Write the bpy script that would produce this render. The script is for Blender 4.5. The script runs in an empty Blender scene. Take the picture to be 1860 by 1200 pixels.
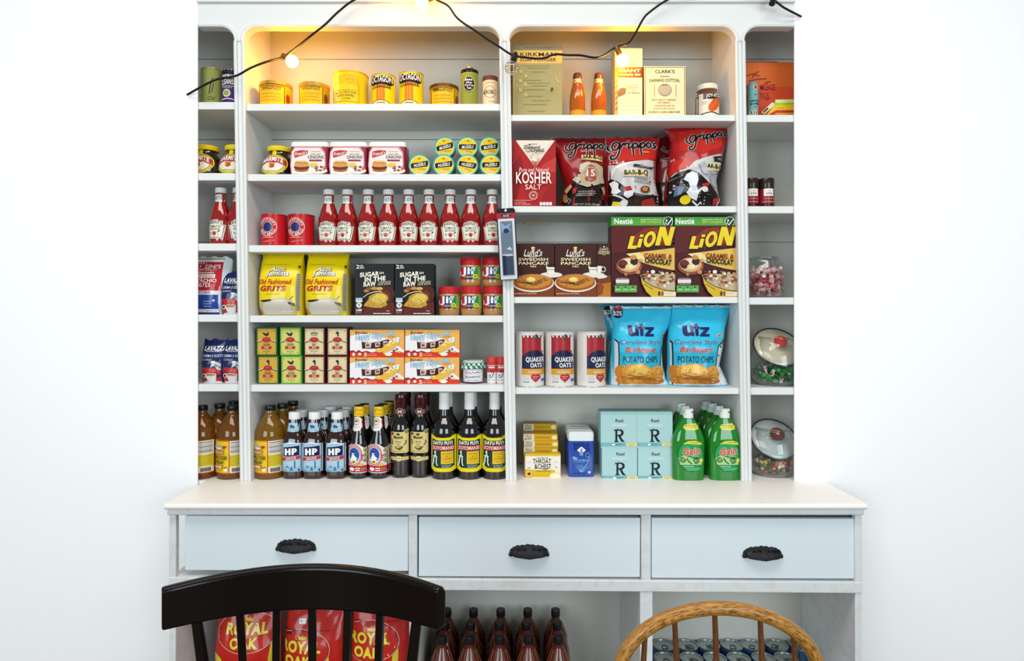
import bpy, bmesh, math, random
from mathutils import Vector, Matrix, noise
random.seed(7)
PI = math.pi
SC = bpy.context.scene
COL = SC.collection

# ------------------------------------------------------------------ camera, sky, lights, exposure
F, D, U0, V0, ZE = 1100.0, 2.2, 920.0, 570.0, 1.5      # focal length in pixels, distance to the shelf front, principal point, eye height
cam = bpy.data.cameras.new('camera')
cam.sensor_fit = 'HORIZONTAL'; cam.sensor_width = 36.0
cam.lens = F/1860*36.0
cam.shift_x = (930-U0)/1860.0
cam.shift_y = (600-V0)/1860.0*-1
cam.clip_start = .05
camo = bpy.data.objects.new('camera', cam); COL.objects.link(camo)
camo.location = (0, -D, ZE); camo.rotation_euler = (PI/2, 0, 0)
SC.camera = camo

w = bpy.data.worlds.new('world'); SC.world = w; w.use_nodes = True
w.node_tree.nodes['Background'].inputs[0].default_value = (.93, .98, 1.0, 1)
w.node_tree.nodes['Background'].inputs[1].default_value = .27

def area(name, loc, rot, size, size_y, power, color):
    l = bpy.data.lights.new(name, 'AREA'); l.shape = 'RECTANGLE'; l.size = size; l.size_y = size_y
    l.energy = power; l.color = color
    o = bpy.data.objects.new(name, l); COL.objects.link(o); o.location = loc; o.rotation_euler = rot
    return o
area('shop_window_left', (-2.3, -4.9, 2.1), (math.radians(88), 0, math.radians(-20)), 2.4, 2.2, 116, (.80, .93, 1.0))
area('shop_window_right', (2.4, -4.9, 2.1), (math.radians(88), 0, math.radians(20)), 2.4, 2.2, 114, (.80, .93, 1.0))
area('ceiling_lamp_light', (-.1, -1.6, 3.5), (math.radians(-8), 0, 0), 2.8, 1.0, 66, (1.0, .92, .84))
BULB_POWER = 150.0

vs = SC.view_settings
SC.display_settings.display_device = 'sRGB'
vs.view_transform = 'Standard'; vs.look = 'None'; vs.gamma = 1.0; vs.use_curve_mapping = False
vs.exposure = 0.0

# ------------------------------------------------------------------ helpers
def sc(Y): return (D+Y)/F
def X(u, Y=0.0): return (u-U0)*sc(Y)
def Zp(v, Y=0.0): return ZE+(V0-v)*sc(Y)

ALB = .88        # overall depth of paints and inks
def lin(c, al=1.0):
    c = c.lstrip('#'); r = [int(c[i:i+2], 16)/255 for i in (0, 2, 4)]
    return tuple(al*(x/12.92 if x <= .04045 else ((x+.055)/1.055)**2.4) for x in r)+(1.0,)
_M = {}
def mat(c, rough=.45, metal=0., coat=0., trans=0., ior=1.45, emit=0., bump=0., bscale=40., grain=None, name=None):
    """a node material: principled base with optional noise relief or a second grain colour"""
    k = (c, rough, metal, coat, trans, ior, emit, bump, bscale, grain)
    if k in _M: return _M[k]
    al = 1.0 if (emit or name == 'white_wall_paint') else ALB
    m = bpy.data.materials.new(name or 'colour_'+c.lstrip('#')); m.use_nodes = True
    nt = m.node_tree; b = nt.nodes['Principled BSDF']
    b.inputs['Base Color'].default_value = lin(c, al); b.inputs['Roughness'].default_value = rough
    b.inputs['Metallic'].default_value = metal; b.inputs['Coat Weight'].default_value = coat
    b.inputs['Coat Roughness'].default_value = .06
    b.inputs['Specular IOR Level'].default_value = .5 if (coat > .45 or metal or trans) else .22
    b.inputs['Transmission Weight'].default_value = trans; b.inputs['IOR'].default_value = ior
    if emit:
        b.inputs['Emission Color'].default_value = lin(c); b.inputs['Emission Strength'].default_value = emit
    if bump or grain:
        tc = nt.nodes.new('ShaderNodeTexCoord'); mp = nt.nodes.new('ShaderNodeMapping'); n = nt.nodes.new('ShaderNodeTexNoise')
        nt.links.new(tc.outputs['Object'], mp.inputs[0]); nt.links.new(mp.outputs[0], n.inputs['Vector'])
        n.inputs['Scale'].default_value = bscale; n.inputs['Detail'].default_value = 4
        if bump:
            bp = nt.nodes.new('ShaderNodeBump'); bp.inputs['Strength'].default_value = bump; bp.inputs['Distance'].default_value = .002
            nt.links.new(n.outputs['Fac'], bp.inputs['Height']); nt.links.new(bp.outputs[0], b.inputs['Normal'])
        if grain:
            gc, lo, hi, st = grain
            mp.inputs['Scale'].default_value = st
            r = nt.nodes.new('ShaderNodeValToRGB')
            r.color_ramp.elements[0].position = lo; r.color_ramp.elements[1].position = hi
            r.color_ramp.elements[0].color = lin(gc, al); r.color_ramp.elements[1].color = lin(c, al)
            nt.links.new(n.outputs['Fac'], r.inputs[0]); nt.links.new(r.outputs[0], b.inputs['Base Color'])
    _M[k] = m
    return m
def thin_glass(c='f4fbff', gloss=.12, name='thin_clear_glass'):
    k = ('glass', c, gloss)
    if k in _M: return _M[k]
    m = bpy.data.materials.new(name); m.use_nodes = True; nt = m.node_tree
    for n in list(nt.nodes): nt.nodes.remove(n)
    out = nt.nodes.new('ShaderNodeOutputMaterial'); mx = nt.nodes.new('ShaderNodeMixShader')
    t = nt.nodes.new('ShaderNodeBsdfTransparent'); t.inputs[0].default_value = lin(c)
    g = nt.nodes.new('ShaderNodeBsdfGlossy'); g.inputs['Roughness'].default_value = .03
    lw = nt.nodes.new('ShaderNodeLayerWeight'); lw.inputs['Blend'].default_value = .25+gloss
    nt.links.new(lw.outputs['Facing'], mx.inputs[0]); nt.links.new(t.outputs[0], mx.inputs[1]); nt.links.new(g.outputs[0], mx.inputs[2])
    nt.links.new(mx.outputs[0], out.inputs[0]); _M[k] = m
    return m

class MB:
    """collects faces of several materials and links them as one mesh object"""
    def __init__(s): s.v = []; s.f = []; s.m = []; s.ms = []
    def mi(s, m):
        if isinstance(m, str): m = mat(m)
        if m not in s.ms: s.ms.append(m)
        return s.ms.index(m)
    def add(s, vs, fs, m):
        o = len(s.v); s.v += [tuple(p) for p in vs]; i = s.mi(m)
        for f in fs: s.f.append(tuple(o+k for k in f)); s.m.append(i)
        return s
    def box(s, x0, x1, y0, y1, z0, z1, m, lean=0.0):
        # lean: metres of x shift at z0 relative to z1
        a = lean
        vs = [(x0+a, y0, z0), (x1+a, y0, z0), (x1+a, y1, z0), (x0+a, y1, z0), (x0, y0, z1), (x1, y0, z1), (x1, y1, z1), (x0, y1, z1)]
        return s.add(vs, [(3, 2, 1, 0), (4, 5, 6, 7), (0, 1, 5, 4), (1, 2, 6, 5), (2, 3, 7, 6), (3, 0, 4, 7)], m)
    def lathe(s, prof, m, cx=0., cy=0., seg=24, sq=0., caps=True, ys=1.0):
        vs = []; n = len(prof)
        for r, z in prof:
            for k in range(seg):
                a = 2*PI*k/seg; c, d = math.cos(a), math.sin(a)
                if sq:
                    e = 2.0/sq; c = math.copysign(abs(c)**e, c); d = math.copysign(abs(d)**e, d)
                vs.append((cx+r*c, cy+r*d*ys, z))
        fs = [(i*seg+k, i*seg+(k+1) % seg, (i+1)*seg+(k+1) % seg, (i+1)*seg+k) for i in range(n-1) for k in range(seg)]
        if caps:
            fs.append(tuple(range(seg-1, -1, -1))); fs.append(tuple((n-1)*seg+k for k in range(seg)))
        return s.add(vs, fs, m)
    def tube(s, pts, r, m, seg=8, caps=True):
        pts = [Vector(p) for p in pts]; rs = r if isinstance(r, (list, tuple)) else [r]*len(pts)
        vs = []; up = None
        for i, p in enumerate(pts):
            t = (pts[min(i+1, len(pts)-1)]-pts[max(i-1, 0)]).normalized()
            if up is None: up = t.orthogonal().normalized()
            up = (up-t*up.dot(t))
            up = up.normalized() if up.length > 1e-6 else t.orthogonal().normalized()
            sd = t.cross(up)
            for k in range(seg):
                a = 2*PI*k/seg; vs.append(p+(up*math.cos(a)+sd*math.sin(a))*rs[i])
        fs = [(i*seg+k, i*seg+(k+1) % seg, (i+1)*seg+(k+1) % seg, (i+1)*seg+k) for i in range(len(pts)-1) for k in range(seg)]
        if caps: fs += [tuple(range(seg-1, -1, -1)), tuple((len(pts)-1)*seg+k for k in range(seg))]
        return s.add(vs, fs, m)
    def sweep(s, pts, sect, m, side=Vector((0, 1, 0))):
        """rectangular-ish section (list of (a,b)) along pts; a along the path's cross with side, b along side"""
        pts = [Vector(p) for p in pts]; vs = []; n = len(sect)
        for i, p in enumerate(pts):
            t = (pts[min(i+1, len(pts)-1)]-pts[max(i-1, 0)]).normalized()
            a = t.cross(side).normalized(); b = a.cross(t).normalized()
            for q in sect: vs.append(p+a*q[0]+b*q[1])
        fs = [(i*n+k, i*n+(k+1) % n, (i+1)*n+(k+1) % n, (i+1)*n+k) for i in range(len(pts)-1) for k in range(n)]
        fs += [tuple(range(n-1, -1, -1)), tuple((len(pts)-1)*n+k for k in range(n))]
        return s.add(vs, fs, m)
    def prism(s, poly, y0, y1, m):
        """poly in (x,z), extruded from y0 (front) to y1"""
        n = len(poly); vs = [(x, y0, z) for x, z in poly]+[(x, y1, z) for x, z in poly]
        fs = [tuple(range(n)), tuple(range(2*n-1, n-1, -1))]+[(k, k+n, (k+1) % n+n, (k+1) % n) for k in range(n)]
        return s.add(vs, fs, m)
    def disc(s, r, m, y=0., z=0., x=0., seg=24, th=.002, axis='y'):
        pass
    def build(s, name, parent=None, bevel=0., smooth=35., seg=2, fix=True):
        me = bpy.data.meshes.new(name); me.from_pydata(s.v, [], s.f)
        for m in s.ms: me.materials.append(m)
        me.polygons.foreach_set('material_index', s.m)
        if fix:
            bm = bmesh.new(); bm.from_mesh(me); bmesh.ops.recalc_face_normals(bm, faces=bm.faces[:]); bm.to_mesh(me); bm.free()
        if smooth:
            me.polygons.foreach_set('use_smooth', [True]*len(me.polygons))
            me.set_sharp_from_angle(angle=math.radians(smooth))
        me.update()
        o = bpy.data.objects.new(name, me); COL.objects.link(o)
        if parent: o.parent = parent
        if bevel:
            b = o.modifiers.new('bevel', 'BEVEL'); b.width = bevel; b.segments = seg; b.limit_method = 'ANGLE'; b.angle_limit = math.radians(40)
        return o

def tag(o, label, cat, group=None):
    o['label'] = label; o['category'] = cat
    if group: o['group'] = group
    return o
def thing(name, label, cat, group=None, loc=(0, 0, 0), rz=0.):
    o = bpy.data.objects.new(name, None); COL.objects.link(o); o.empty_display_size = .03
    o.location = loc; o.rotation_euler = (0, 0, rz)
    return tag(o, label, cat, group)
KIDS = {}
def kids(o):
    return [c for c in COL.objects if c.parent is o]
def dup(root, label, u, z, yf=None, yc=None, rz=0., rx=0., group=None):
    """copy of a thing with copies of its parts and sub-parts, placed where pixel column u falls at its own depth"""
    if root.name not in KIDS: KIDS[root.name] = [(c, kids(c)) for c in kids(root)]
    r = root.copy(); COL.objects.link(r); r['label'] = label
    if group: r['group'] = group
    for c, sub in KIDS[root.name]:
        d = c.copy(); COL.objects.link(d); d.parent = r
        for e in sub:
            g = e.copy(); COL.objects.link(g); g.parent = d
    y = root.location.y if yc is None else yc
    if yf is not None: y = yf+root['half_depth']
    r.location = (X(u, y-root['half_depth']), y, z); r.rotation_euler = (rx, 0, rz)
    return r

# ------------------------------------------------------------------ printed matter: flat shapes and lettering laid on a pack's own surface
_T = {}
def glyphs(txt, bold, space=1.0):
    k = (txt, bold, space)
    if k not in _T:
        c = bpy.data.curves.new('lettering', 'FONT'); c.body = txt; c.size = 1; c.fill_mode = 'FRONT'; c.resolution_u = 3; c.offset = bold*.7; c.space_character = space
        o = bpy.data.objects.new('lettering', c); COL.objects.link(o)
        dg = bpy.context.evaluated_depsgraph_get(); me = bpy.data.meshes.new_from_object(o.evaluated_get(dg))
        _T[k] = ([(v.co.x, v.co.y) for v in me.vertices], [tuple(p.vertices) for p in me.polygons])
        bpy.data.objects.remove(o); bpy.data.curves.remove(c); bpy.data.meshes.remove(me)
    return _T[k]
class Art:
    """layers drawn in the photograph's pixel units around the pack's own centre column and base"""
    def __init__(s, K): s.K = K; s.L = []; s.cuts = []
    def split(s, name): s.cuts.append((len(s.L), name)); return s
    def poly(s, pts, c): s.L.append(([tuple(p) for p in pts], [tuple(range(len(pts)))], c, False)); return s
    def rect(s, u0, v0, u1, v1, c): return s.poly([(u0, v1), (u1, v1), (u1, v0), (u0, v0)], c)
    def ell(s, u, v, ru, rv, c, n=20, a0=0, a1=360):
        return s.poly([(u+ru*math.cos(math.radians(a0+(a1-a0)*k/n)), v-rv*math.sin(math.radians(a0+(a1-a0)*k/n))) for k in range(n if a1-a0 >= 360 else n+1)], c)
    def ring(s, u, v, r, wd, c, rv=None, n=28):
        rv = rv or r; vs = []; fs = []
        for k in range(n):
            a = 2*PI*k/n
            vs += [(u+r*math.cos(a), v-rv*math.sin(a)), (u+(r-wd)*math.cos(a), v-(rv-wd)*math.sin(a))]
        for k in range(n):
            q = (k+1) % n; fs.append((2*k, 2*q, 2*q+1, 2*k+1))
        s.L.append((vs, fs, c, False)); return s
    def line(s, pts, wd, c):
        wd = wd if isinstance(wd, (list, tuple)) else [wd]*len(pts)
        vs = []; n = len(pts)
        for i, p in enumerate(pts):
            a = pts[max(i-1, 0)]; b = pts[min(i+1, n-1)]; dx, dy = b[0]-a[0], b[1]-a[1]; l = math.hypot(dx, dy) or 1
            nx, ny = -dy/l*wd[i]/2, dx/l*wd[i]/2
            vs += [(p[0]+nx, p[1]+ny), (p[0]-nx, p[1]-ny)]
        s.L.append((vs, [(2*i, 2*i+1, 2*i+3, 2*i+2) for i in range(n-1)], c, False)); return s
    def frame(s, u0, v0, u1, v1, wd, c):
        return s.line([(u0, v0), (u1, v0), (u1, v1), (u0, v1), (u0, v0-wd/2)], wd, c)
    def t(s, txt, u0, u1, v0, v1, c, b=.0, sh=0., arc=0., slope=0., out=None, circ=None, drop=None):
        """txt fitted into the box u0..u1, v0 (top) .. v1 (bottom); out=(width,colour) draws an outline under it"""
        sp_ = 1+b*1.3+(out[0]*.7 if out else 0)
        P, _ = glyphs(txt, 0.0, sp_)
        xs = [p[0]+sh*p[1] for p in P]; ys = [p[1] for p in P]
        xa, xb, ya, yb = min(xs), max(xs), min(ys), max(ys)
        passes = [(b, c, 0, 0)]
        if out: passes.insert(0, (b+out[0], out[1], 0, 0))
        if drop: passes.insert(0, (b+(out[0] if out else 0), drop[2], drop[0], drop[1]))
        for bb, cc, ox, oy in passes:
            P2, Fs = glyphs(txt, bb, sp_); vs = []
            for x, y in P2:
                a = (x+sh*y-xa)/(xb-xa); h = (y-ya)/(yb-ya)
                if circ:
                    cu, cv, r, a0, a1, hh, inward = circ
                    an = math.radians(a0+(a1-a0)*a); rr = r+(hh*h if not inward else hh*(1-h))
                    vs.append((cu+rr*math.cos(an), cv-rr*math.sin(an)))
                else:
                    u = u0+(u1-u0)*a; v = v1+(v0-v1)*h
                    v -= arc*(1-(2*a-1)**2)+slope*(u-(u0+u1)/2)
                    vs.append((u+ox, v+oy))
            s.L.append((vs, Fs, cc, True))
        return s
    def seg(s, pts, c): return s.poly(pts, c)
    def micro(s, u0, u1, v, c, h=1.0, seed=1):
        """a line of print too small to read in the photograph"""
        r = random.Random(seed+int(v*7)); u = u0
        vs = []; fs = []
        while u < u1-.8:
            l = min(r.uniform(1.2, 4.2), u1-u); n = len(vs)
            vs += [(u, v+h/2), (u+l, v+h/2), (u+l, v-h/2), (u, v-h/2)]; fs.append((n, n+1, n+2, n+3)); u += l+r.uniform(.6, 1.1)
        if fs: s.L.append((vs, fs, c, False))
        return s
    def build(s, name='printed_label', parent=None, surf=None, cut=None, eps=.0004, step=.00018, cut_text=False, rough=.4, coat=0.):
        if s.cuts:
            ends = [c[0] for c in s.cuts]+[len(s.L)]; L = s.L; o = None
            for q, (a0, nm) in enumerate([(0, name)]+s.cuts):
                b = Art(s.K); b.L = L[a0:ends[q]]
                if b.L: o = b.build(nm, parent, surf, cut, eps, step, cut_text, rough, coat)
            return o
        K = s.K; mb = MB()
        for i, (vs, fs, c, is_text) in enumerate(s.L):
            P = [K.loc(u, v) for u, v in vs]; e = eps+step*i
            if cut and (not is_text or cut_text):
                bm = bmesh.new(); bv = [bm.verts.new((x, 0, z)) for x, z in P]
                for f in fs:
                    try: bm.faces.new([bv[k] for k in f])
                    except ValueError: pass
                for ax in (0, 1):
                    st = cut[ax] if isinstance(cut, (tuple, list)) else (cut if ax == 0 else 0)
                    if not st: continue
                    q = [p[ax] for p in P]; k = math.floor(min(q)/st)+1
                    while k*st < max(q):
                        co = (k*st, 0, 0) if ax == 0 else (0, 0, k*st); no = (1, 0, 0) if ax == 0 else (0, 0, 1)
                        bmesh.ops.bisect_plane(bm, geom=bm.verts[:]+bm.edges[:]+bm.faces[:], dist=1e-6, plane_co=co, plane_no=no); k += 1
                bm.verts.index_update(); P = [(v.co.x, v.co.z) for v in bm.verts]; fs = [tuple(v.index for v in f.verts) for f in bm.faces]; bm.free()
            out = []
            for x, z in P:
                if surf is None: out.append((x, K.fy-e, z))
                else:
                    x2, y = surf(x, z); out.append((x2, y-e, z))
            m = c if not isinstance(c, str) else mat(c, rough, coat=coat)
            mb.add(out, fs, m)
        return mb.build(name, parent, smooth=180 if cut else 0, fix=False)

class K:
    """a pack's own frame: centre column u, shelf height z, depth of its front yf, half depth h"""
    def __init__(s, name, label, cat, u, z, yf, half, group=None, rz=0.):
        s.u, s.z, s.yf, s.h, s.s = u, z, yf, half, sc(yf); s.fy = -half
        s.root = thing(name, label, cat, group, (X(u, yf), yf+half, z), rz); s.root['half_depth'] = half
    def loc(s, u, v): return ((u-s.u)*s.s, Zp(v, s.yf)-s.z)
    def r(s, px): return px*s.s
    def zz(s, v): return Zp(v, s.yf)-s.z
    def prof(s, pts, base=None):
        out = []
        for p in pts: out.append((p[0]*s.s, max(0., s.zz(p[1]))))
        if base is not None: out[0] = (out[0][0], 0.)
        return out
    def art(s): return Art(s)
def cyl(R, cy=0.):
    def f(x, z):
        x = max(-R*.995, min(R*.995, x)); return x, cy-math.sqrt(R*R-x*x)
    return f
def rev(prof, sq=0.):
    """front surface of a turned profile"""
    def rad(z):
        for (r0, z0), (r1, z1) in zip(prof, prof[1:]):
            if z0 <= z <= z1 and z1 > z0: return r0+(r1-r0)*(z-z0)/(z1-z0)
        return prof[0][0] if z < prof[0][1] else prof[-1][0]
    def f(x, z):
        R = rad(z); x = max(-R*.995, min(R*.995, x))
        if sq: return x, -R*(1-abs(x/R)**sq)**(1/sq)
        return x, -math.sqrt(R*R-x*x)
    return f
def interp(tab, v):
    if v <= tab[0][0]: return tab[0][1:]
    for a, b in zip(tab, tab[1:]):
        if a[0] <= v <= b[0]:
            t = (v-a[0])/(b[0]-a[0]); return tuple(p+(q-p)*t for p, q in zip(a[1:], b[1:]))
    return tab[-1][1:]

# ------------------------------------------------------------------ the room
PAINT = mat('e8eae8', .42, bump=.12, bscale=60, name='white_gloss_paint')
PAINT_OLD = mat('e6e9ea', .45, bump=.25, bscale=35, grain=('dfe1df', .35, .5, (1, 1, 1)), name='worn_white_paint')
TOPP = mat('fcf8f3', .3, bump=.1, bscale=30, name='counter_paint')
BACKP = mat('d2d1c8', .55, bump=.15, bscale=30, name='stone_grey_back_paint')
WALLP = mat('fdfdfd', .8, bump=.05, bscale=80, name='white_wall_paint')
FLOORM = mat('8a6a48', .45, grain=('6d4f33', .3, .7, (2, 14, 2)), bscale=6, name='oiled_floor_boards')
def struct(o, kind='structure'): o['kind'] = kind; return o
DEPTH = .25
CT = Zp(873, 0)                       # counter top height
XL, XR = X(360), X(1442)
def plate(name, x0, x1, z0, z1, y0=-.004, y1=.0, m=WALLP):
    return struct(MB().box(x0, x1, y0, y1, z0, z1, m).build(name, smooth=0))
wl = MB(); wl.box(-3.2, XL, -.004, .0, CT-.02, 3.2, WALLP); wl.box(-3.2, -1.092, -.004, .0, 0, CT-.02, WALLP); struct(wl.build('wall_left', smooth=0))
wr = MB(); wr.box(XR, 3.2, -.004, .0, CT-.02, 3.2, WALLP); wr.box(1.15, 3.2, -.004, .0, 0, CT-.02, WALLP); struct(wr.build('wall_right', smooth=0))
struct(MB().box(XL-.15, XR+.15, .262, .32, 0, 3.2, WALLP).build('wall_back', smooth=0))
struct(MB().box(XL, XR, -.004, .0, 2.9, 3.2, WALLP).build('wall_above', smooth=0))
fl = MB().box(-3.2, 3.2, -4.2, .32, -.06, -.004, FLOORM).build('floor', smooth=0); struct(fl)
fb = None
for k in range(28):                    # floor boards run along the counter
    if fb is None:
        fb = MB().box(-3.2, 3.2, 0, .148, -.004, .0, FLOORM).build('floor_board', fl, smooth=0); o = fb
    else: o = fb.copy(); COL.objects.link(o)
    o.location = (0, -4.2+.15*k, 0)

# ------------------------------------------------------------------ built-in shelving with arched bay heads
SHELV = thing('display_shelving', 'white painted built-in shelving with rounded bay heads above the counter', 'shelving')
def du(v): return 12*(v-70)/803.0     # the old uprights lean a little
UP = [(427, 444), (908, 925), (1335, 1351)]
ZTOP = 2.78
def upright_x(u, z): return X(u+du(V0-(z-ZE)/sc(0)))
vtop = V0-(ZTOP-ZE)/sc(0)
for a, b in UP:
    m = MB(); xa0, xb0, xa1, xb1 = upright_x(a, CT), upright_x(b, CT), upright_x(a, ZTOP), upright_x(b, ZTOP)
    m.box(xa1, xb1, 0, DEPTH, CT, ZTOP, PAINT, lean=xa0-xa1)
    m.build('upright', SHELV, bevel=.0015)
EL, ER = XL-.14, XR+.14
MB().box(EL, ER, .031, DEPTH, 2.7, 2.72, PAINT).build('top_board', SHELV, smooth=0)
# back boards
zb = [CT, 1.30, 1.79, 2.205, 2.53, ZTOP]
for z0, z1 in zip(zb, zb[1:]):
    MB().box(EL, ER, DEPTH, DEPTH+.01, z0+.0012, z1-.0012, BACKP).build('back_board', SHELV, bevel=.001)
# shelves of each bay
BAYS = {'C': (None, 427, [184.6, 313.8, 441.8, 571, 697.6]), 'A': (444, 908, [188, 315.7, 445, 572.7, 698.8]),
        'B': (925, 1335, [208, 374, 539, 704.5]), 'D': (1351, None, [208, 374, 540, 704])}
TH = {'C': 13.4, 'A': 12.6, 'B': 11.3, 'D': 13}
SZ = {}
for k, (a, b, vv) in BAYS.items():
    for i, v in enumerate(vv):
        z = Zp(v); SZ[k+str(i+1)] = z; th = TH[k]*.002
        x0 = EL if a is None else upright_x(a, z); x1 = ER if b is None else upright_x(b, z)
        MB().box(x0, x1, .003, DEPTH, z-th, z, PAINT).build('shelf', SHELV, bevel=.0015)
for k in 'CABD': SZ[k+'0'] = CT

# header board with the rounded bay heads, bead trims along every opening
RC = .05; ZH = Zp(50); ZJ = ZH-RC
openings = [(None, 427), (444, 908), (925, 1335), (1351, None)]
def arc(cx, cz, r, a0, a1, n=8):
    return [(cx+r*math.cos(math.radians(a0+(a1-a0)*k/n)), cz+r*math.sin(math.radians(a0+(a1-a0)*k/n))) for k in range(n+1)]
poly = [(XL, ZTOP+.1), (XL, ZH)]
for a, b in openings:
    if a is not None:
        x = X(a); poly += arc(x+RC, ZJ, RC, 180, 90)
    if b is not None:
        x = X(b); poly += arc(x-RC, ZJ, RC, 90, 0)
poly += [(XR, ZH), (XR, ZTOP+.1)]
MB().prism(poly, -.003, .03, PAINT).build('header_board', SHELV, smooth=0)
for a, b in openings:
    pts = []
    ins = .006
    if a is not None:
        for z in (CT+.001, 1.2, 1.6, 2.0, 2.3, ZJ-.004): pts.append((upright_x(a, z)-ins*.5, -.004, z))
        pts += [(x, -.004, z) for x, z in arc(X(a)+RC, ZJ, RC+ins, 180, 90)]
    else: pts.append((XL+.001, -.004, ZH+ins))
    if b is not None:
        pts += [(x, -.004, z) for x, z in arc(X(b)-RC, ZJ, RC+ins, 90, 0)]
        for z in (ZJ-.004, 2.3, 2.0, 1.6, 1.2, CT+.001): pts.append((upright_x(b, z)+ins*.5, -.004, z))
    else: pts.append((XR-.001, -.004, ZH+ins))
    MB().sweep(pts, [(-.0055, -.004), (-.0055, .004), (.0055, .004), (.0055, -.004), (0, -.007)], PAINT).build('bead_trim', SHELV, smooth=40)
MB().box(XL, XR, -.014, -.003, Zp(7), Zp(7)+.3, PAINT).build('frieze_board', SHELV, bevel=.003)
MB().box(X(953, DEPTH), X(996, DEPTH), DEPTH-.008, DEPTH, Zp(407, DEPTH), Zp(402, DEPTH), mat('e8d49a', .5)).build('batten', SHELV, bevel=.001)

# ------------------------------------------------------------------ counter top and base cabinet
YF, YC = -.27, -.24                   # counter nose, cabinet face
CX0, CX1 = -1.092, 1.15
CTOP = thing('counter_top', 'long white painted counter top with rounded nose below the shelving', 'counter')
m = MB(); n = 8; th = .02
sect = [(YF+.01-.01*math.sin(math.pi*k/n), CT-.01+.01*math.cos(math.pi*k/n)) for k in range(n+1)]
prof = [(DEPTH+.005, CT)]+sect+[(DEPTH+.005, CT-th)]
vs = [(CX0, y, z) for y, z in prof]+[(CX1, y, z) for y, z in prof]; q = len(prof)
m.add(vs, [tuple(range(q)), tuple(range(2*q-1, q-1, -1))]+[(k, (k+1) % q, (k+1) % q+q, k+q) for k in range(q)], TOPP)
m.build('slab', CTOP, smooth=50)
MB().box(EL, CX0+.001, .004, DEPTH+.005, CT-th, CT, TOPP).build('slab_return', CTOP, smooth=0)
MB().box(CX0, CX1, YF+.016, YF+.034, CT-th-.021, CT-th, PAINT_OLD).build('cove_strip', CTOP, bevel=.004)
SK = .0072
def zc(x, z): return z-SK*(x-X(930, YC))       # the base cabinet has settled towards the right
CAB = thing('base_cabinet', 'white base cabinet under the counter with three wide drawers over open bays', 'cabinet')
sC = sc(YC)
def cz(v): return Zp(v, YC)
CB = .17                                # cabinet floor
YB = .12
for x0, x1 in ((CX0, CX0+.022), (X(742, YC), X(757.5, YC)), (X(1165, YC), X(1182.5, YC)), (CX1-.022, CX1)):
    MB().box(x0, x1, YC, YC+.02, cz(1060)+.0, CT-th-.02, PAINT_OLD).build('stile', CAB, bevel=.002)
for x0, x1 in ((CX0, CX0+.02), (X(743, YC), X(757, YC)), (X(1163, YC), X(1186, YC)), (CX1-.02, CX1)):
    MB().box(x0, x1, YC+.002, YB, CB, cz(1058), PAINT_OLD).build('partition', CAB, bevel=.003)
r = MB(); xs = [CX0, X(930, YC), CX1]
vs = []
for x in (CX0, CX1):
    for y, v in ((YC-.002, 1072.5), (YC-.002, 1052), (YC+.03, 1052), (YC+.03, 1072.5)): vs.append((x, y, zc(x, cz(v))))
r.add(vs, [(0, 1, 2, 3), (7, 6, 5, 4), (0, 4, 5, 1), (1, 5, 6, 2), (2, 6, 7, 3), (3, 7, 4, 0)], PAINT_OLD)
r.build('drawer_rail', CAB, bevel=.003)
MB().box(CX0, CX1, YC+.005, YB, CB-.02, CB, PAINT_OLD).build('bottom_board', CAB, bevel=.002)
MB().box(CX0, CX1, YB, YB+.012, CB-.02, CT-.03, BACKP).build('back_panel', CAB)
MB().box(CX0, CX1, YC+.03, YB, cz(1056), cz(1056)+.012, PAINT_OLD).build('drawer_shelf', CAB)
MB().box(CX0, CX1, YC+.03, YC+.05, .0, CB-.02, PAINT_OLD).build('plinth', CAB)
GAP = mat('3c4246', .8)
def pull(parent, x, z, y):
    """ornate cast cup pull: domed hood with a wavy crest and scroll relief"""
    bk = mat('0a0b0d', .42, metal=.2, bump=.9, bscale=220, name='black_cast_iron')
    m = MB(); W, H, Dp = .0615, .034, .026; nu, nv = 36, 9; vs = []
    for j in range(nv+1):
        b = PI/2*j/nv
        for i in range(nu+1):
            a = PI*i/nu
            rip = 1+.05*math.sin(a*22)*(1-j/nv)+.03*math.sin(a*9+b*5)
            xx = -W*math.cos(a)*math.cos(b*.25)*(1 if j else 1.03)
            hh = H*(math.sin(a)**.62)*math.cos(b)*rip*.9
            dd = Dp*math.sin(b)*(math.sin(a)**.5)*(1+.015*math.sin(a*16))
            vs.append((xx, -dd, hh-.012-.006*math.sin(a)*math.sin(b)))
    f = [(j*(nu+1)+i, j*(nu+1)+i+1, (j+1)*(nu+1)+i+1, (j+1)*(nu+1)+i) for j in range(nv) for i in range(nu)]
    m.add(vs, f, bk)
    for sgn in (-1, 1):                 # corner scrolls and relief
        m.lathe([(0.0, -.020), (.006, -.017), (.007, -.011), (.004, -.005), (0, -.004)], bk, cx=sgn*.059, cy=-.004, seg=10)
        pts = [(sgn*(.022+.016*math.cos(t)*(1-t/9)), -.017-.004*math.sin(t), .006+.011*math.sin(t)*(1-t/9)) for t in [k*.5 for k in range(14)]]
        m.tube(pts, .0021, bk, 6)
        pts = [(sgn*(.044+.009*math.cos(t)*(1-t/9)), -.010, .002+.009*math.sin(t)*(1-t/9)) for t in [k*.5 for k in range(13)]]
        m.tube(pts, .0019, bk, 6)
    for k in range(-2, 3): m.tube([(k*.004, -.021, -.004), (k*.006, -.014, .009), (k*.008, -.004, .016-.0015*abs(k))], [.0018, .0022, .001], bk, 6)
    m.tube([(-W+.004, -.006, -.0125), (-.035, -.019, -.0155), (0, -.0255, -.0185), (.035, -.019, -.0155), (W-.004, -.006, -.0125)], .0026, bk, 6)
    o = m.build('pull', parent, smooth=50); o.location = (x, y, z); o['label'] = 'black cast cup pull'
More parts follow.
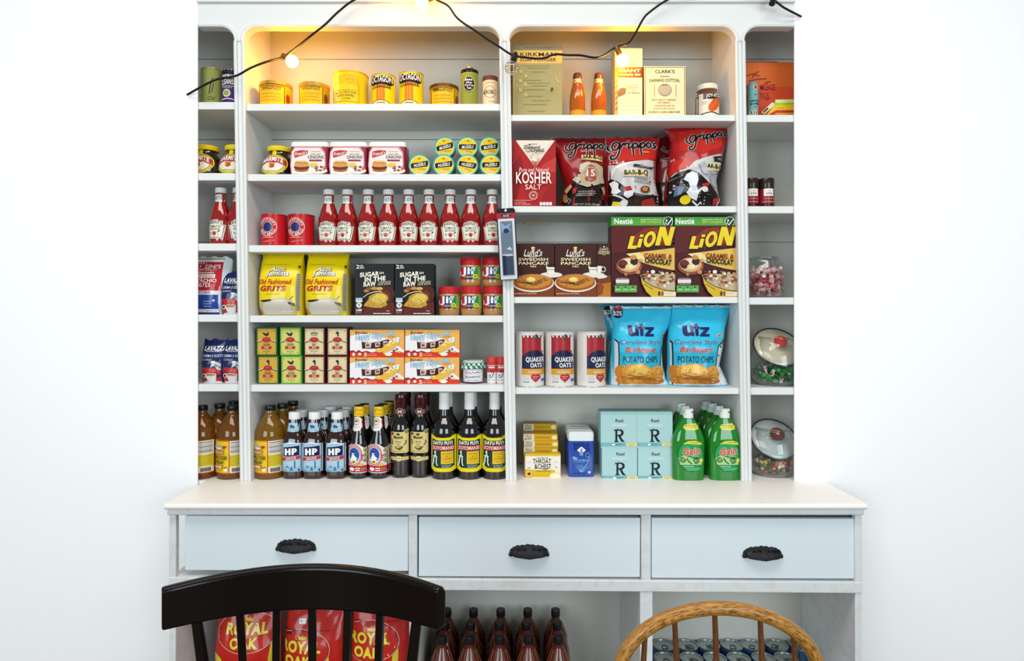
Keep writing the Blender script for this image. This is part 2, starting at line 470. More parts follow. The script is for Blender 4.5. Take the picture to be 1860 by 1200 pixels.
for i, (u0, u1, v0, v1, up_, vp) in enumerate(((334, 741, 938.5, 1037.5, 537, 990), (760, 1163.5, 940.8, 1048.5, 961, 1000), (1184.5, 1557, 942.4, 1051.5, 1386, 1003))):
    x0, x1 = X(u0, YC), X(u1, YC); xm = (x0+x1)/2
    z1, z0 = cz(v0), cz(v1)
    o = MB().box(-(x1-x0)/2, (x1-x0)/2, 0, .018, -(z1-z0)/2, (z1-z0)/2, mat('e6f0f6', .5, bump=.08, bscale=50)).build('drawer', CAB, bevel=.0015)
    o.location = (xm, YC+.006, (z0+z1)/2); o.rotation_euler = (0, math.radians(.25), 0)
    MB().box(x0-.003, x1+.003, YC+.025, YC+.03, z0-.003, z1+.012, GAP).build('drawer_gap_shade', CAB)  # dark sheet behind the drawer, shade of the gaps put into its colour
    pull(o, X(up_, YC)-xm, Zp(vp, YC)-(z0+z1)/2, 0.0)

# ------------------------------------------------------------------ pack builders
W_, BK = 'f2efe8', '14120f'
def can(name, label, cat, uL, uR, vt, z, yf, body, rim='b9a24a', art=None, group=None, lid=None, seg=32, rimh=1.6, surf_eps=.0005):
    u = (uL+uR)/2; R = (uR-uL)/2*sc(yf)*1.012; k = K(name, label, cat, u, z, yf, R, group); H = k.zz(vt)
    rm = mat(rim, .3, metal=.6) if isinstance(rim, str) else rim
    m = MB().lathe([(R*.985, 0.002), (R*.985, H-.002)], mat(body, .4, coat=.1), seg=seg, caps=False); m.build('can_body', k.root)
    m = MB().lathe([(R*.95, 0), (R, .0005), (R, .003), (R*.985, .0035)], rm, seg=seg); m.build('bottom_rim', k.root)
    h = rimh*k.s
    m = MB().lathe([(R*.985, H-h-.001), (R*1.005, H-h), (R*1.005, H-.0005), (R*.97, H), (R*.94, H-.0015), (0, H-.0015)], lid or rm, seg=seg, caps=False); m.build('lid', k.root)
    if art:
        a = k.art(); art(a, k); a.build('printed_label', k.root, cyl(R*.985), cut=R*.16, coat=.08)
    return k
def carton(name, label, cat, uL, uR, vt, z, yf, depth, col, art=None, group=None, rough=.42, bev=.0012, top=None, rz=0.):
    u = (uL+uR)/2; k = K(name, label, cat, u, z, yf, depth/2, group, rz); W = (uR-uL)/2*k.s; H = k.zz(vt)
    MB().box(-W, W, -depth/2, depth/2, 0, H, mat(col, rough)).build('carton', k.root, bevel=bev)
    fl = MB().box(-W+.0015, W-.0015, -depth*.46, depth*.46, H-.0002, H+.0006, mat(top or col, rough))
    fl.build('top_flap', k.root)
    if art:
        a = k.art(); art(a, k); a.build('front_print', k.root, rough=.5)
    return k
def bottle(name, label, cat, u, z, yf, prof, glass, cap_prof, cap, art=None, group=None, seg=28, sq=0., ys=1., extra=None, cut_px=3.5, cap_sq=0., cut_text=False, cut_z=5.):
    """prof: half-width and row in photograph pixels, from the base up"""
    R = max(p[0] for p in prof)*sc(yf); k = K(name, label, cat, u, z, yf, R*ys, group)
    P = k.prof(prof, base=True)
    MB().lathe(P, glass, seg=seg, sq=sq, ys=ys).build('bottle', k.root, smooth=50)
    if cap_prof: MB().lathe(k.prof(cap_prof), cap, seg=seg, sq=cap_sq, ys=ys if cap_sq else 1.).build('cap', k.root, smooth=40)
    if extra: extra(k)
    if art:
        a = k.art(); art(a, k); sf = rev(P, sq)
        if ys != 1.:
            g = sf
            def sf(x, zz, g=g):
                q = g(x, zz); return q[0], q[1]*ys
        a.build('printed_label', k.root, sf, cut=(cut_px*k.s, cut_z*k.s), eps=.0006, coat=.15, cut_text=cut_text)
    return k
def bag(name, label, cat, out, z, yf, thick, col, art=None, group=None, crk=.004, seed=0, rough=.28, vt=None, flat=.55, back=.4, topz=True, metal=0.):
    """soft pouch: out = rows (v, uL, uR) from top to bottom; art follows the crumpled front"""
    u = (out[-1][1]+out[-1][2])/2; k = K(name, label, cat, u, z, yf, thick*.62, group)
    tab = [(Zp(v, yf)-z, (a-u)*k.s, (b-u)*k.s) for v, a, b in out][::-1]; H = tab[-1][0]; tab[0] = (0.,)+tab[0][1:]
    def T(q): return thick*.62*min(1, (.62+.6*q/.25) if q < .25 else 1)*max(.05, (1-max(0, (q-.45)/.55)**1.5))
    def front(x, zz):
        a, b = interp(tab, max(0, min(H, zz))); x = max(a+1e-4, min(b-1e-4, x)); t = 2*(x-a)/(b-a)-1; q = zz/H
        e = max(0, 1-abs(t)**2.4)**flat
        n = noise.noise(Vector((x*16+seed, zz*13, seed*1.7)))+.5*noise.noise(Vector((x*38, zz*30+seed, 3.1)))
        rid = (1-abs(noise.noise(Vector((x*20-zz*8+seed, zz*9, 9.3)))))**6
        return x, -T(q)*e-crk*e**.5*(n*.9+rid*.7)
    nx, nz = 26, 34; m = MB(); vs = []
    for j in range(nz+1):
        zz = H*j/nz; a, b = interp(tab, zz)
        for i in range(nx+1):
            x = a+(b-a)*(.5-.5*math.cos(PI*i/nx)); x2, y = front(x, zz); vs.append((x, y, zz+(.004*math.sin(x*150+seed) if j == nz else 0)))
    nb = len(vs)
    for j in range(nz+1):
        zz = H*j/nz; a, b = interp(tab, zz)
        for i in range(nx+1):
            x = a+(b-a)*(.5-.5*math.cos(PI*i/nx)); t = 2*(x-a)/(b-a)-1
            vs.append((x, T(zz/H)*back*max(0, 1-abs(t)**2.4)**flat+.0006, zz+(.004*math.sin(x*150+seed) if j == nz else 0)))
    N = nx+1; fs = []
    for j in range(nz):
        for i in range(nx):
            fs.append((j*N+i, j*N+i+1, (j+1)*N+i+1, (j+1)*N+i)); fs.append((nb+j*N+i+1, nb+j*N+i, nb+(j+1)*N+i, nb+(j+1)*N+i+1))
        for i in (0, nx): fs.append((j*N+i, (j+1)*N+i, nb+(j+1)*N+i, nb+j*N+i))
    for i in range(nx):
        fs.append((i, nb+i, nb+i+1, i+1)); j = nz*N; fs.append((j+i, j+i+1, nb+j+i+1, nb+j+i))
    m.add(vs, fs, mat(col, rough, coat=.35, metal=metal)); m.build('pouch', k.root, smooth=60)
    if art:
        a = k.art(); art(a, k, out); a.build('front_print', k.root, front, cut=(.011, .011), eps=.0007, step=.00015, cut_text=True, rough=rough, coat=.35)
    k.front = front; k.H = H
    return k
def zone(a, out, v0, v1, c, in0=0., in1=0.):
    """a band of print across a pouch between rows v0 and v1, out to its edges"""
    rows = [(v,)+interp([tuple(r) for r in out], v) for v in [v0+(v1-v0)*k/8 for k in range(9)]]
    a.poly([(r[1]+in0, r[0]) for r in rows]+[(r[2]-in1, r[0]) for r in rows[::-1]], c)
ORD = ['first', 'second', 'third', 'fourth', 'fifth', 'sixth', 'seventh', 'eighth', 'ninth', 'tenth']

# ================================================================== bay A, top shelf: old tins
Z = SZ['A1']
def tang(a, k, v0=0):
    u, dv = k.u, v0
    w = a.wd
    a.rect(u-w+1, 153+dv, u+w-1, 193, 'dba916'); a.rect(u-w*.78, 155+dv, u+w*.74, 193, 'e9bd1e')
    a.line([(u-w*.8, 193), (u-w*.8, 155+dv), (u+w*.76, 155+dv), (u+w*.76, 193)], 1.3, '5a2f12')
    a.line([(u-w, 152+dv), (u+w, 152+dv)], 1.2, '6d3d18')
    a.t('TANGLEFOOT', u-w*.62, u+w*.62, 156.5+dv, 163+dv, '5a2f12', b=.02, arc=1.5)
    for i in range(3): a.micro(u-w*.6, u+w*.6, 169+dv+i*6, 'c08a10', 1.2, i)
    a.ell(u+w*.9, 175+dv, 2, 9, '8a3a16')
for i, (l, r, t, nm) in enumerate(((461, 520, 145, 'leftmost old yellow tin with dark edge band on the top shelf'), (535, 590, 147, 'second old yellow tin from the left on the top shelf'), (777, 831, 150, 'low old gold tin with brown lid beside the tall talc tin'))):
    def f(a, k, i=i):
        a.wd = (r-l)/2; tang(a, k, 3 if i == 2 else 0)
        if i == 2: a.t('BEE', k.u-19, k.u-8, 158, 163, '5a2f12', b=.02)
    can('storage_tin', nm, 'tin', l, r, t, Z, .03, 'cf9d14', 'c79a3a' if i < 2 else '7a4f22', f, 'old yellow tins on the top shelf', rimh=6)
def f(a, k):
    u = k.u
    a.rect(u-29, 131, u+29, 193, 'f0cd1c'); a.rect(u-29, 131, u-14, 193, 'f3dc6a')  # paler left band is lamp glare painted into the label
    a.t('SOUTHERN', u-24, u+20, 136, 153, 'd9ae12', b=.02, sh=.15, arc=2)
    a.t('BLACK TRUCK AND', u-21, u+17, 165.5, 169.5, '4a4210', arc=1); a.t('ROVER ENAMEL', u-18, u+14, 171, 175.5, '4a4210', arc=1); a.t('SYSTEM', u-9, u+7, 177, 180, '4a4210')
    a.line([(u-23, 183), (u+20, 184)], .7, '8a7a18'); a.line([(u-23, 162), (u+20, 163)], .7, 'c9a416'); a.line([(u+21, 150), (u+21, 193)], .8, 'c79c10')
can('paint_tin', 'large bright yellow tin with dark rim, widest on the top shelf', 'tin', 597, 661, 126, Z, .03, 'eec81a', '4a2414', f, rimh=2.2, lid=mat('e5bd1c', .35, metal=.3))
def f(a, k):
    u = k.u; d = a.dv
    a.rect(u-21, 135+d, u+21, 193, 'f4d60f')
    a.rect(u-9, 148+d, u+7, 182+d*.4, 'ee8418'); a.rect(u-4, 158+d, u-3, 182, 'f6b43a'); a.rect(u+1, 158+d, u+2, 182, 'f6b43a')
    a.poly([(u-20.5, 139+d), (u-16, 136.5+d), (u+16, 136.5+d), (u+20, 139+d), (u+20.5, 150+d), (u+16, 154.5+d), (u, 152+d), (u-16, 154+d), (u-20.5, 150+d)], '2a1710')
    a.t('OCTAGON', u-18.5, u+19, 138+d, 149+d, W_, b=.04, arc=1)
    a.t('CLEANSER', u-17, u+17, 156+d, 160+d, '221410', b=.04, arc=1.5)
    a.ell(u-1, 188, 17, 7.5, '3a2412'); a.ell(u-1, 188.5, 16, 6.8, 'f6dfb4'); a.micro(u-8, u+7, 186, '4a2a18', 1.6)
for i, (l, r, t) in enumerate(((670, 714, 132), (721, 766, 128))):
    def g(a, k, i=i): a.dv = -4*i; f(a, k)
    can('cleanser_can', ('shorter' if i == 0 else 'taller')+' yellow cleanser can with dark octagon banner and orange stripe', 'can', l, r, t, Z, .03, 'f2d410', 'cdb884', g, 'yellow cleanser cans', rimh=1.5)
def f(a, k):
    u = k.u
    for i in range(-7, 8): a.rect(u+i*2.1-.5, 132, u+i*2.1+.4, 193, '8d9132')
    a.poly([(u+10.5*math.cos(t*PI/8+PI/16), 152.5-14*math.sin(t*PI/8+PI/16)) for t in range(16)], 'd9d48a'); a.ell(u, 152.5, 9.6, 13, '15140f')
    a.micro(u-7, u+7, 145, W_, 3)
    for i, (s, v, hw) in enumerate((('After', 150, 6), ('Shaving', 155, 8), ('Talc', 160, 4.5))): a.t(s, u-hw, u+hw, v-2, v+2, W_, b=.02)
k = can('talc_tin', 'tall ribbed olive talc tin with black oval badge', 'tin', 836, 868, 124, Z, .045, 'b9bd52', '1d1a16', f, rimh=6)
MB().lathe([(p[0]*k.s, k.zz(p[1])) for p in ((7, 124.2), (6.5, 122), (4, 121.5), (4, 119.5), (6.8, 119), (6.5, 117), (0, 116.6))], mat('c9b46a', .25, metal=.8)).build('shaker_cap', k.root)
def f(a, k):
    u = k.u
    a.rect(u-13, 146, u+13, 193, 'f5dcb4'); a.micro(u-8, u+9, 149.6, '8a6a5a', 1.2)
    a.ring(u, 166.5, 10.8, .7, '5a4a44'); a.t('GROBE', u-12, u+8, 163, 170, '2a2226', b=.02); a.micro(u-3, u+12, 184, '6a5a50', .8)
can('powder_can', 'slim cream can with brown lid at right end of the top shelf', 'can', 876, 904, 136, Z, .045, 'f3d9b0', '6d4630', f, rimh=8, lid=mat('6d4630', .4))

# ------------------------------------------------------------------ bay A, second shelf
Z = SZ['A2']
MARM = [(28, 316), (30.5, 313), (31.5, 305), (30, 294), (25, 283), (19, 277), (17.5, 273), (17.5, 268)]
def f(a, k):
    u = k.u-3.5
    a.ell(u, 296.5, 26.5, 19.5, 'f3d32a', 36); a.ell(u, 296.5, 25, 18, '2a120c', 36); a.ell(u, 296.7, 24, 17.4, 'efdc3c', 36); a.ell(u, 297, 22, 15.2, '2c4a20', 36); a.ell(u, 297.4, 20.8, 14.2, 'f1e9d2', 36)
    a.poly([(u-25, 300)]+[(u+25*math.cos(math.radians(t)), 298-16.8*math.sin(math.radians(t))) for t in range(168, 11, -12)]+[(u+25, 300), (u+20, 298.5), (u+10, 294.5), (u, 293.2), (u-10, 294.5), (u-20, 298.5)], 'b3211d')
    a.t('MARMITE', u-19, u+19, 286.5, 294.6, W_, b=.05, arc=3.6)
    a.ell(u+.5, 300.5, 5.6, 4, 'c9472a'); a.rect(u-5, 295.5, u+6, 297, 'd87a3a'); a.line([(u-4, 296), (u, 293.5), (u+7, 295), (u+9, 294)], .8, '6a3a1c'); a.ell(u-3.5, 300, 2, 2.2, 'e8a63c')
    a.micro(u-8, u+8, 309.5, '3a3a2a', .8)
    a.split('paper_seal'); a.rect(u-3.2, 262, u+4.6, 279.5, 'f2d41c'); a.ell(u+.7, 265, 2, 1.6, '7a6a18')
JARG = mat('190d0a', .08, coat=1.)
YLID = mat('f2d21a', .35)
mj = bottle('spread_jar', 'round dark spread jar with yellow lid and oval label, standing by the left upright', 'jar', 496, Z, .035, MARM, JARG, [(20.5, 269.5), (21.3, 268.5), (21.3, 262), (20, 260.5), (0, 260.3)], YLID, f, 'dark spread jars with yellow lids', ys=1, cut_z=2.5, cut_text=True)
# crispy onion tubs
def f(a, k):
    u = k.u
    L, R = u-35, u+35
    a.poly([(L+9, 266), (R-12, 266), (R-5, 276), (R-4, 300), (R-9, 316), (L+3, 316), (L+1, 300), (L+3, 276)], 'd88a96')
    a.poly([(L+10, 268.5), (R-15, 268.5), (R-7, 278), (R-6, 298), (R-11, 316), (L+5, 316), (L+3, 300), (L+5, 276)], 'f4e6e2')
    a.poly([(u-26, 275), (u-14, 272.5), (u-1, 273.5), (u-2, 280), (u-13, 283), (u-26, 287), (u-27, 281)], 'c42a30'); a.t("French's", u-25, u-3, 275.5, 281.5, W_, b=.02, sh=.15, slope=.12)
    a.micro(u+3, u+22, 275.3, 'dca824', 1.6); a.t('CRISPY FRIED', u+3, u+22, 279, 281.6, '4a3a5a'); a.t('ONIONS', u-1.5, u+27, 282.5, 288, '2a2230', b=.02); a.rect(u+1, 289.8, u+24, 293, 'a12a34')
    a.ell(u-12, 311.5, 16, 5, 'f6f0e6'); a.ell(u-13, 309, 13, 3.6, 'b5622e'); a.ell(u-13, 304, 14, 5, '6a2a1c'); a.ell(u-13, 300.5, 13.5, 3, 'e4b23c'); a.ell(u-13, 297, 13, 5.5, 'd99a4a'); a.ell(u-11, 294, 9, 2.6, 'efcf8e')
    for q in range(6): a.ell(u-20+q*3, 294.5+(q % 2)*1.5, 2, 1, 'c57a30', 8)
    a.ell(u+20, 310.5, 14, 5, 'fbf3ee'); a.ell(u+9, 299.5, 7.5, 3.4, 'e8c93e')
    r = random.Random(3)
    for q in range(14): a.ell(u+20+r.uniform(-9, 9), 307+r.uniform(-4.5, 3.5), r.uniform(1.6, 3), r.uniform(1, 1.8), r.choice(['b5562c', 'd98a44', '8f3d22', 'e3a860']), 8)
k = K('onion_tub', 'first crispy onion tub, beside the dark spread jar', 'tub', 561, Z, .03, .045, 'maroon and white onion tubs')
wd = 35.6*k.s; Hh = k.zz(263)
MB().lathe([(wd*.93, 0), (wd*.97, .004), (wd, .03), (wd, Hh*.7), (wd*.98, Hh*.93), (wd*.93, Hh)], mat('8f1d38', .35, coat=.2), seg=40, sq=7, ys=.045/wd).build('tub_body', k.root, smooth=50)
MB().lathe([(wd*.96, Hh-.006), (wd*.985, Hh-.005), (wd*.985, Hh+.006), (wd*.95, k.zz(257)), (0, k.zz(257))], mat('f4ece6', .4), seg=40, sq=7, ys=.045/wd).build('lid', k.root, smooth=40)
a = k.art(); f(a, k); a.build('front_print', k.root, lambda x, z: (x, -.0452), eps=.0005)
dup(k.root, 'second crispy onion tub, middle of the three', 631.5, Z); dup(k.root, 'third crispy onion tub, nearest the mussel tins', 702.5, Z)
# mussel tins lying on their sides
def mussel():
    k = K('mussel_tin', 'single mussel tin standing on edge, leftmost of its row', 'tin', 762, Z, .03, .018, 'round mussel tins with green rims')
    R = 19.6*k.s; k.R = R; g = mat('3fae86', .35, coat=.3)
    m = MB().lathe([(R*.97, -.0), (R*.97, .034)], mat('7a3526', .4), seg=36); o = m.build('can_body', k.root); o.rotation_euler = (-PI/2, 0, 0); o.location = (0, -.016, R)
    m = MB().lathe([(R*.86, .0), (R*.9, -.002), (R, -.0015), (R*1.0, .007), (R*.97, .008)], g, seg=36, caps=False); o = m.build('green_rim', k.root); o.rotation_euler = (-PI/2, 0, 0); o.location = (0, -.0165, R)
    a = k.art(); u, v = 762, V0-(Z+R-ZE)/k.s
    a.ell(u, v, 17.2, 17.2, 'd8efe2', 36); a.ell(u, v, 16, 16, 'f0c81c', 36); a.poly([(u+16*math.cos(math.radians(t)), v-16*math.sin(math.radians(t))) for t in range(200, 341, 10)], 'ecc41c')
    a.poly([(u-15.6, v-2.5), (u+15, v-8), (u+16, v-2), (u+14.5, v+2.5), (u-14.5, v+6.5), (u-16, v+2)], '17140f'); a.t('MUSSELS', u-10, u+11, v-3, v+2.5, W_, b=.03, slope=.2); a.micro(u-6, u+6, v-4.6, 'cfc9b0', .9)
    a.ell(u-.5, v-11.5, 2, 1, '5a4a12'); a.rect(u-5, v+9.5, u+6, v+12.8, 'f3e6b8'); a.micro(u-4, u+5, v+11, '8a6a2a', 1)
    a.ell(u+4, v+7.5, 7, 1.6, 'd9a514')
    a.build('printed_lid', k.root, lambda x, z: (x, -.0178), eps=.0003)
    for c in kids(k.root):             # turn every part about the tin's own axis when copied
        pass
    return k
k = mussel(); R = k.R
def roll(o, ang):
    """roll a tin about its own lid axis: rotate its parts around the centre"""
    for c in kids(o):
        M = Matrix.Translation((0, 0, R)) @ Matrix.Rotation(ang, 4, 'Y') @ Matrix.Translation((0, 0, -R)); c.matrix_basis = M @ c.matrix_basis
N1 = ['second', 'third', 'last']
for i, (u, r_) in enumerate(((806, .02), (849, .33), (891.5, .12))): roll(dup(k.root, N1[i]+' mussel tin from the left in the front row', u, Z), r_)
for i, u in enumerate((808, 849, 889)):
    dup(k.root, ('left', 'middle', 'right')[i]+' mussel tin hidden low behind the front row', u, Z, yf=.08)
    roll(dup(k.root, ('left', 'middle', 'right')[i]+' mussel tin of the raised back row', u, Z+2*R, yf=.08), (-.1, .17, .02)[i])

# ------------------------------------------------------------------ bay A, third shelf
Z = SZ['A3']
def f(a, k):
    u = k.u-4.5; v = 411.5
    a.ring(u, v, 17, .8, 'f0e6dc'); a.ring(u, v, 9.6, .8, 'f0e6dc'); a.ell(u, v, 8.8, 8.8, '27286b', 24)
    a.t("UNCLE JOE'S", 0, 0, 0, 0, W_, b=.02, circ=(u, v, 10.8, 172, 12, 4.6, False)); a.t('MINT BALLS', 0, 0, 0, 0, W_, b=.02, circ=(u, v, 10.8, 198, 342, 4.6, True))
    a.micro(u-10, u+12, 430.5, 'f0d8c8', 1); a.t('established 1898', u-8, u+14, 435.5, 438.5, 'e8a090', sh=.2, slope=.1)
kk = can('mint_tin', 'left red mint tin with round badge, under the shelf of jars', 'tin', 466, 513, 387.5, Z, .03, 'c4161f', 'b83a34', f, 'red mint tins', rimh=1.8)
dup(kk.root, 'right red mint tin with round badge, next to the ketchup row', 539.8, Z)
KET = [(16.8, 444), (18.6, 442), (18.9, 436), (18.9, 404), (18.2, 393), (14.6, 380), (10.6, 369), (9.6, 366), (9.4, 353), (8.8, 350)]
KG = mat('960f0d', .07, coat=1., bump=.02)
def f(a, k):
    u = k.u
    def key(d, c): a.poly([(u-13+d, 411-d*0), (u-12+d, 404.5+d*.6), (u, 401.2+d), (u+13-d, 404.5+d*.6), (u+13.5-d, 410.5+d*.4), (u+17-d, 411+d), (u+16-d, 421), (u+14-d, 436-d), (u-12.5+d, 436-d), (u-15+d, 421), (u-17+d, 411+d)], c)
    key(0, 'efe9d6'); key(1.1, '3f4a36'); key(1.9, 'f0ead8')
    a.t('HEINZ', u-10, u+9.5, 405, 410, '1a1714', b=.03, arc=1.2); a.t('TOMATO', u-10.5, u+10.5, 412, 416, '1a1714', b=.02); a.t('KETCHUP', u-9, u+9, 417, 420.6, '1a1714', b=.02)
    a.ell(u+.5, 426.8, 3.6, 3.4, 'c5261e'); a.line([(u-8, 431), (u-4, 424), (u, 422.5), (u+5, 424), (u+9, 431)], .6, '7a8a5a'); a.line([(u-9, 424), (u-7, 427)], 1.4, '45603a'); a.line([(u+7, 424), (u+10, 420.5)], 1.6, '2c4a2a'); a.micro(u-7, u+8, 433, '6a7a5a', .9)
    a.split('neck_label'); a.rect(u-9.6, 353.5, u+9.6, 367.5, 'dfe6e2'); a.ring(u+1, 360.5, 4.6, .6, '5a7068'); a.t('57', u-2, u+4, 358, 363, '2a3a38', b=.03); a.line([(u-7.5, 355), (u-5.5, 360), (u-7, 366)], .8, '6a8078'); a.line([(u+7.5, 355), (u+6.4, 360), (u+8, 366)], .8, '6a8078'); a.line([(u-9.5, 354), (u+9.5, 354)], .6, '5a6a66')
LBL = 'first red ketchup bottle from the left in the row of nine'
kb = bottle('ketchup_bottle', LBL, 'bottle', 592, Z, .03, KET, KG, [(9.4, 351), (10, 350.4), (10, 343), (9.4, 341.4), (0, 341.2)], mat('e4e8e6', .35), f, 'glass ketchup bottles', seg=28)
for i, (u, rz) in enumerate(((626.5, -.25), (665, -.12), (702, -.1), (739.5, .12), (777, -.02), (816, .08), (854, .02), (893.5, .12))):
    dup(kb.root, LBL.replace('first', ORD[i+1]), u, Z, rz=rz)

# ------------------------------------------------------------------ bay A, fourth shelf
Z = SZ['A4']
GR = [(457.5, 461, 543), (462, 465, 541), (470, 464, 541), (500, 463, 542), (560, 464, 543), (571, 465, 542)]
def f(a, k, out):
    u = 500
    a.micro(472, 519, 478.5, 'a8921a', 1)
    a.t('Aunt', 487, 514, 483, 491.5, 'fbf7e6', b=.03, sh=.25, out=(.03, '2a2a7a'), drop=(.7, .8, '2a2a5a')); a.t('Jemima', 480, 521, 491, 502.5, 'fbf7e6', b=.03, sh=.25, out=(.03, '2a2a7a'), drop=(.7, .8, '2a2a5a'))
    a.t('Old Fashioned', 467, 528, 506.5, 515.6, 'c8281c', b=.035, sh=.22); a.t('GRITS', 472, 519, 518.8, 528, 'c3201a', b=.06, sh=.2)
    a.micro(482, 508, 533.6, '8a7a1a', .8)
    a.poly([(464, 560), (472, 548), (490, 543.5), (508, 541), (526, 542), (533, 552), (534, 571), (465, 571)], 'c9b98e')
    a.poly([(471, 545), (492, 543.3), (497, 545), (490, 548), (474, 548)], '15161c'); a.poly([(478, 571), (474, 560), (480, 549), (500, 543.5), (520, 543), (527, 551), (526, 571)], 'd5cdbe'); a.poly([(522, 548), (533, 550), (534, 556), (524, 552)], '17181c')
    a.line([(526, 543), (531, 537)], 1, '6a5a18'); a.poly([(465, 571), (465, 556), (470, 562), (474, 571)], 'c9701c')
    for q in range(4): a.rect(511+q*4.7, 563.5, 514.6+q*4.7, 566.8, 'e9e2cc')
    a.rect(535.5, 496, 541.5, 566, 'c3c1ae')
    for q in range(22): a.rect(536, 497+q*3.1, 541, 498.2+q*3.1, '5a5f58')
    a.ell(538.5, 483, 1.8, 3, '6a4a1a')
k = bag('grits_bag', 'left yellow paper bag of grits, beside the left upright', 'bag', GR, Z, .025, .11, 'f1d60c', f, 'yellow paper bags of grits', crk=.0026, seed=2, rough=.3, flat=.22, back=.9)
dup(k.root, 'right yellow paper bag of grits, beside the black sugar boxes', 588.5, Z)
def f(a, k):
    u = k.u
    a.rect(644.5, 544, 715.5, 571.5, '2c1210'); a.poly([(644.5, 556), (716, 549), (716, 571.5), (644.5, 571.5)], '5c2018'); a.ell(703, 534, 14, 16, '4a1c12'); a.ell(700, 537, 9, 10, '6a2a14')
    a.t('2', 647, 653, 481, 487.5, W_, b=.02); a.t('LB.', 654.5, 660, 481, 483.8, W_, b=.03); a.t('BOX', 654.5, 661.5, 484.6, 487.6, W_, b=.03)
    for s, l, r, t, b_ in (('SUGAR', 654.5, 688, 494.2, 501.8), ("IN THE", 663, 700, 502.6, 510), ('RAW', 661, 682.5, 511.8, 519.6)): a.t(s, l, r, t, b_, 'f6f0dc', b=.06, slope=.08)
    a.t('TURBINADO', 687, 710, 510.5, 513.5, 'e9dcc0', slope=.08); a.t('CANE SUGAR', 686, 710, 514, 517.5, 'e9dcc0', slope=.08); a.t("in", 690, 697, 493, 497.5, W_, b=.02, slope=.1)
    for q, (uu, vv, rr) in enumerate(((666, 528, 5), (671, 524.5, 5.5), (680, 523.5, 6), (690, 524, 6))): a.ell(uu, vv, rr, 3, ('b87a3c', '8a5226', 'c89048', 'd8b04a')[q], 12)
    a.line([(660, 540), (668, 534), (676, 531), (684, 529), (694, 529.5)], 1.4, 'e8d8b0')
    a.poly([(660, 555), (668, 546), (674, 536), (684, 531.5), (694, 531), (704, 536), (706, 542), (702, 548), (704, 554), (692, 559), (676, 558.5)], 'c79a34'); a.poly([(674, 545), (684, 534), (697, 534), (703, 539), (699, 548), (688, 552)], 'e3c55a')
    rr = random.Random(5)
    for q in range(60): a.ell(rr.gauss(684, 10), rr.gauss(547, 5), .7, .6, rr.choice(['f3e08c', 'a87820', 'efd26a', '8a5a18']), 5)
    a.rect(648, 541, 660, 548, 'a9cbd8'); a.rect(648, 546, 660, 548.6, 'e6eef0'); a.ell(654, 554, 5.2, 5, 'e2ded6'); a.t('v', 652, 656.5, 551.5, 556, '2a2a2a'); a.rect(648.5, 561, 659, 565, 'd8d2c8'); a.rect(649, 561.3, 653, 563.3, '5a6aa8'); a.micro(648.5, 659, 568, 'b8a89a', .9)
    a.micro(680, 711, 569, 'eae0cc', 1.6, 4); a.micro(703, 711, 564.5, 'e8b49a', 1.4, 2)
k = carton('sugar_box', 'left black box of raw sugar with golden heap', 'box', 644.3, 715.8, 479, Z, .03, .07, '09090b', f, 'black boxes of raw sugar')
dup(k.root, 'right black box of raw sugar, its side towards the nut butter jars', 752.5, Z)
JIF = [(16, 572), (18.8, 570), (19.6, 565), (19.6, 538), (18.6, 534), (16.5, 532), (16.5, 529)]
def f(a, k):
    u = k.u
    a.rect(u-19.4, 537, u+19.4, 560, 'c22a36'); a.rect(u-9, 537, u+5, 560, '2f2a78'); a.rect(u+4, 537, u+14, 560, '1f8f4a'); a.rect(u+14, 537, u+19.4, 560, '8fae4a'); a.poly([(u+3, 537), (u+8, 537), (u+4, 552), (u+1, 556)], '2f6a6a')
    a.t('Jif', u-14, u+9, 538, 553.5, 'f8f6f2', b=.05); a.poly([(u-10, 554.4), (u+6, 554), (u+6, 556.3), (u-10, 556.6)], 'c98a4a'); a.rect(u-9, 557.2, u+2, 559.6, '241f62'); a.ell(u+9.6, 554, 4.1, 4, 'f0d62a'); a.ell(u+9.6, 554, 2, 2, '7a8a1a'); a.micro(u+13, u+18, 557, 'e8e8d8', 1)
    a.rect(u-18.3, 545, u-16.4, 553, 'f0e8e0')
JB = mat('b98548', .16, coat=.7); JL = mat('c4202b', .38)
k = bottle('nut_butter_jar', 'bottom left nut butter jar of the pyramid beside sugar boxes', 'jar', 814.5, Z, .03, JIF, JB, [(18.6, 532), (19.3, 531.5), (19.3, 521.5), (18.4, 520.2), (0, 520)], JL, f, 'nut butter jars with red lids', cut_px=2.5)
dz = k.zz(520)
for u, z, l in ((855, Z, 'bottom middle nut butter jar, carrying the upper left jar'), (896, Z, 'bottom right nut butter jar next to the middle upright'), (853.5, Z+dz, 'upper left nut butter jar on top of the stack'), (894.5, Z+dz, 'upper right nut butter jar, partly behind the comb card')):
    dup(k.root, l, u, z)

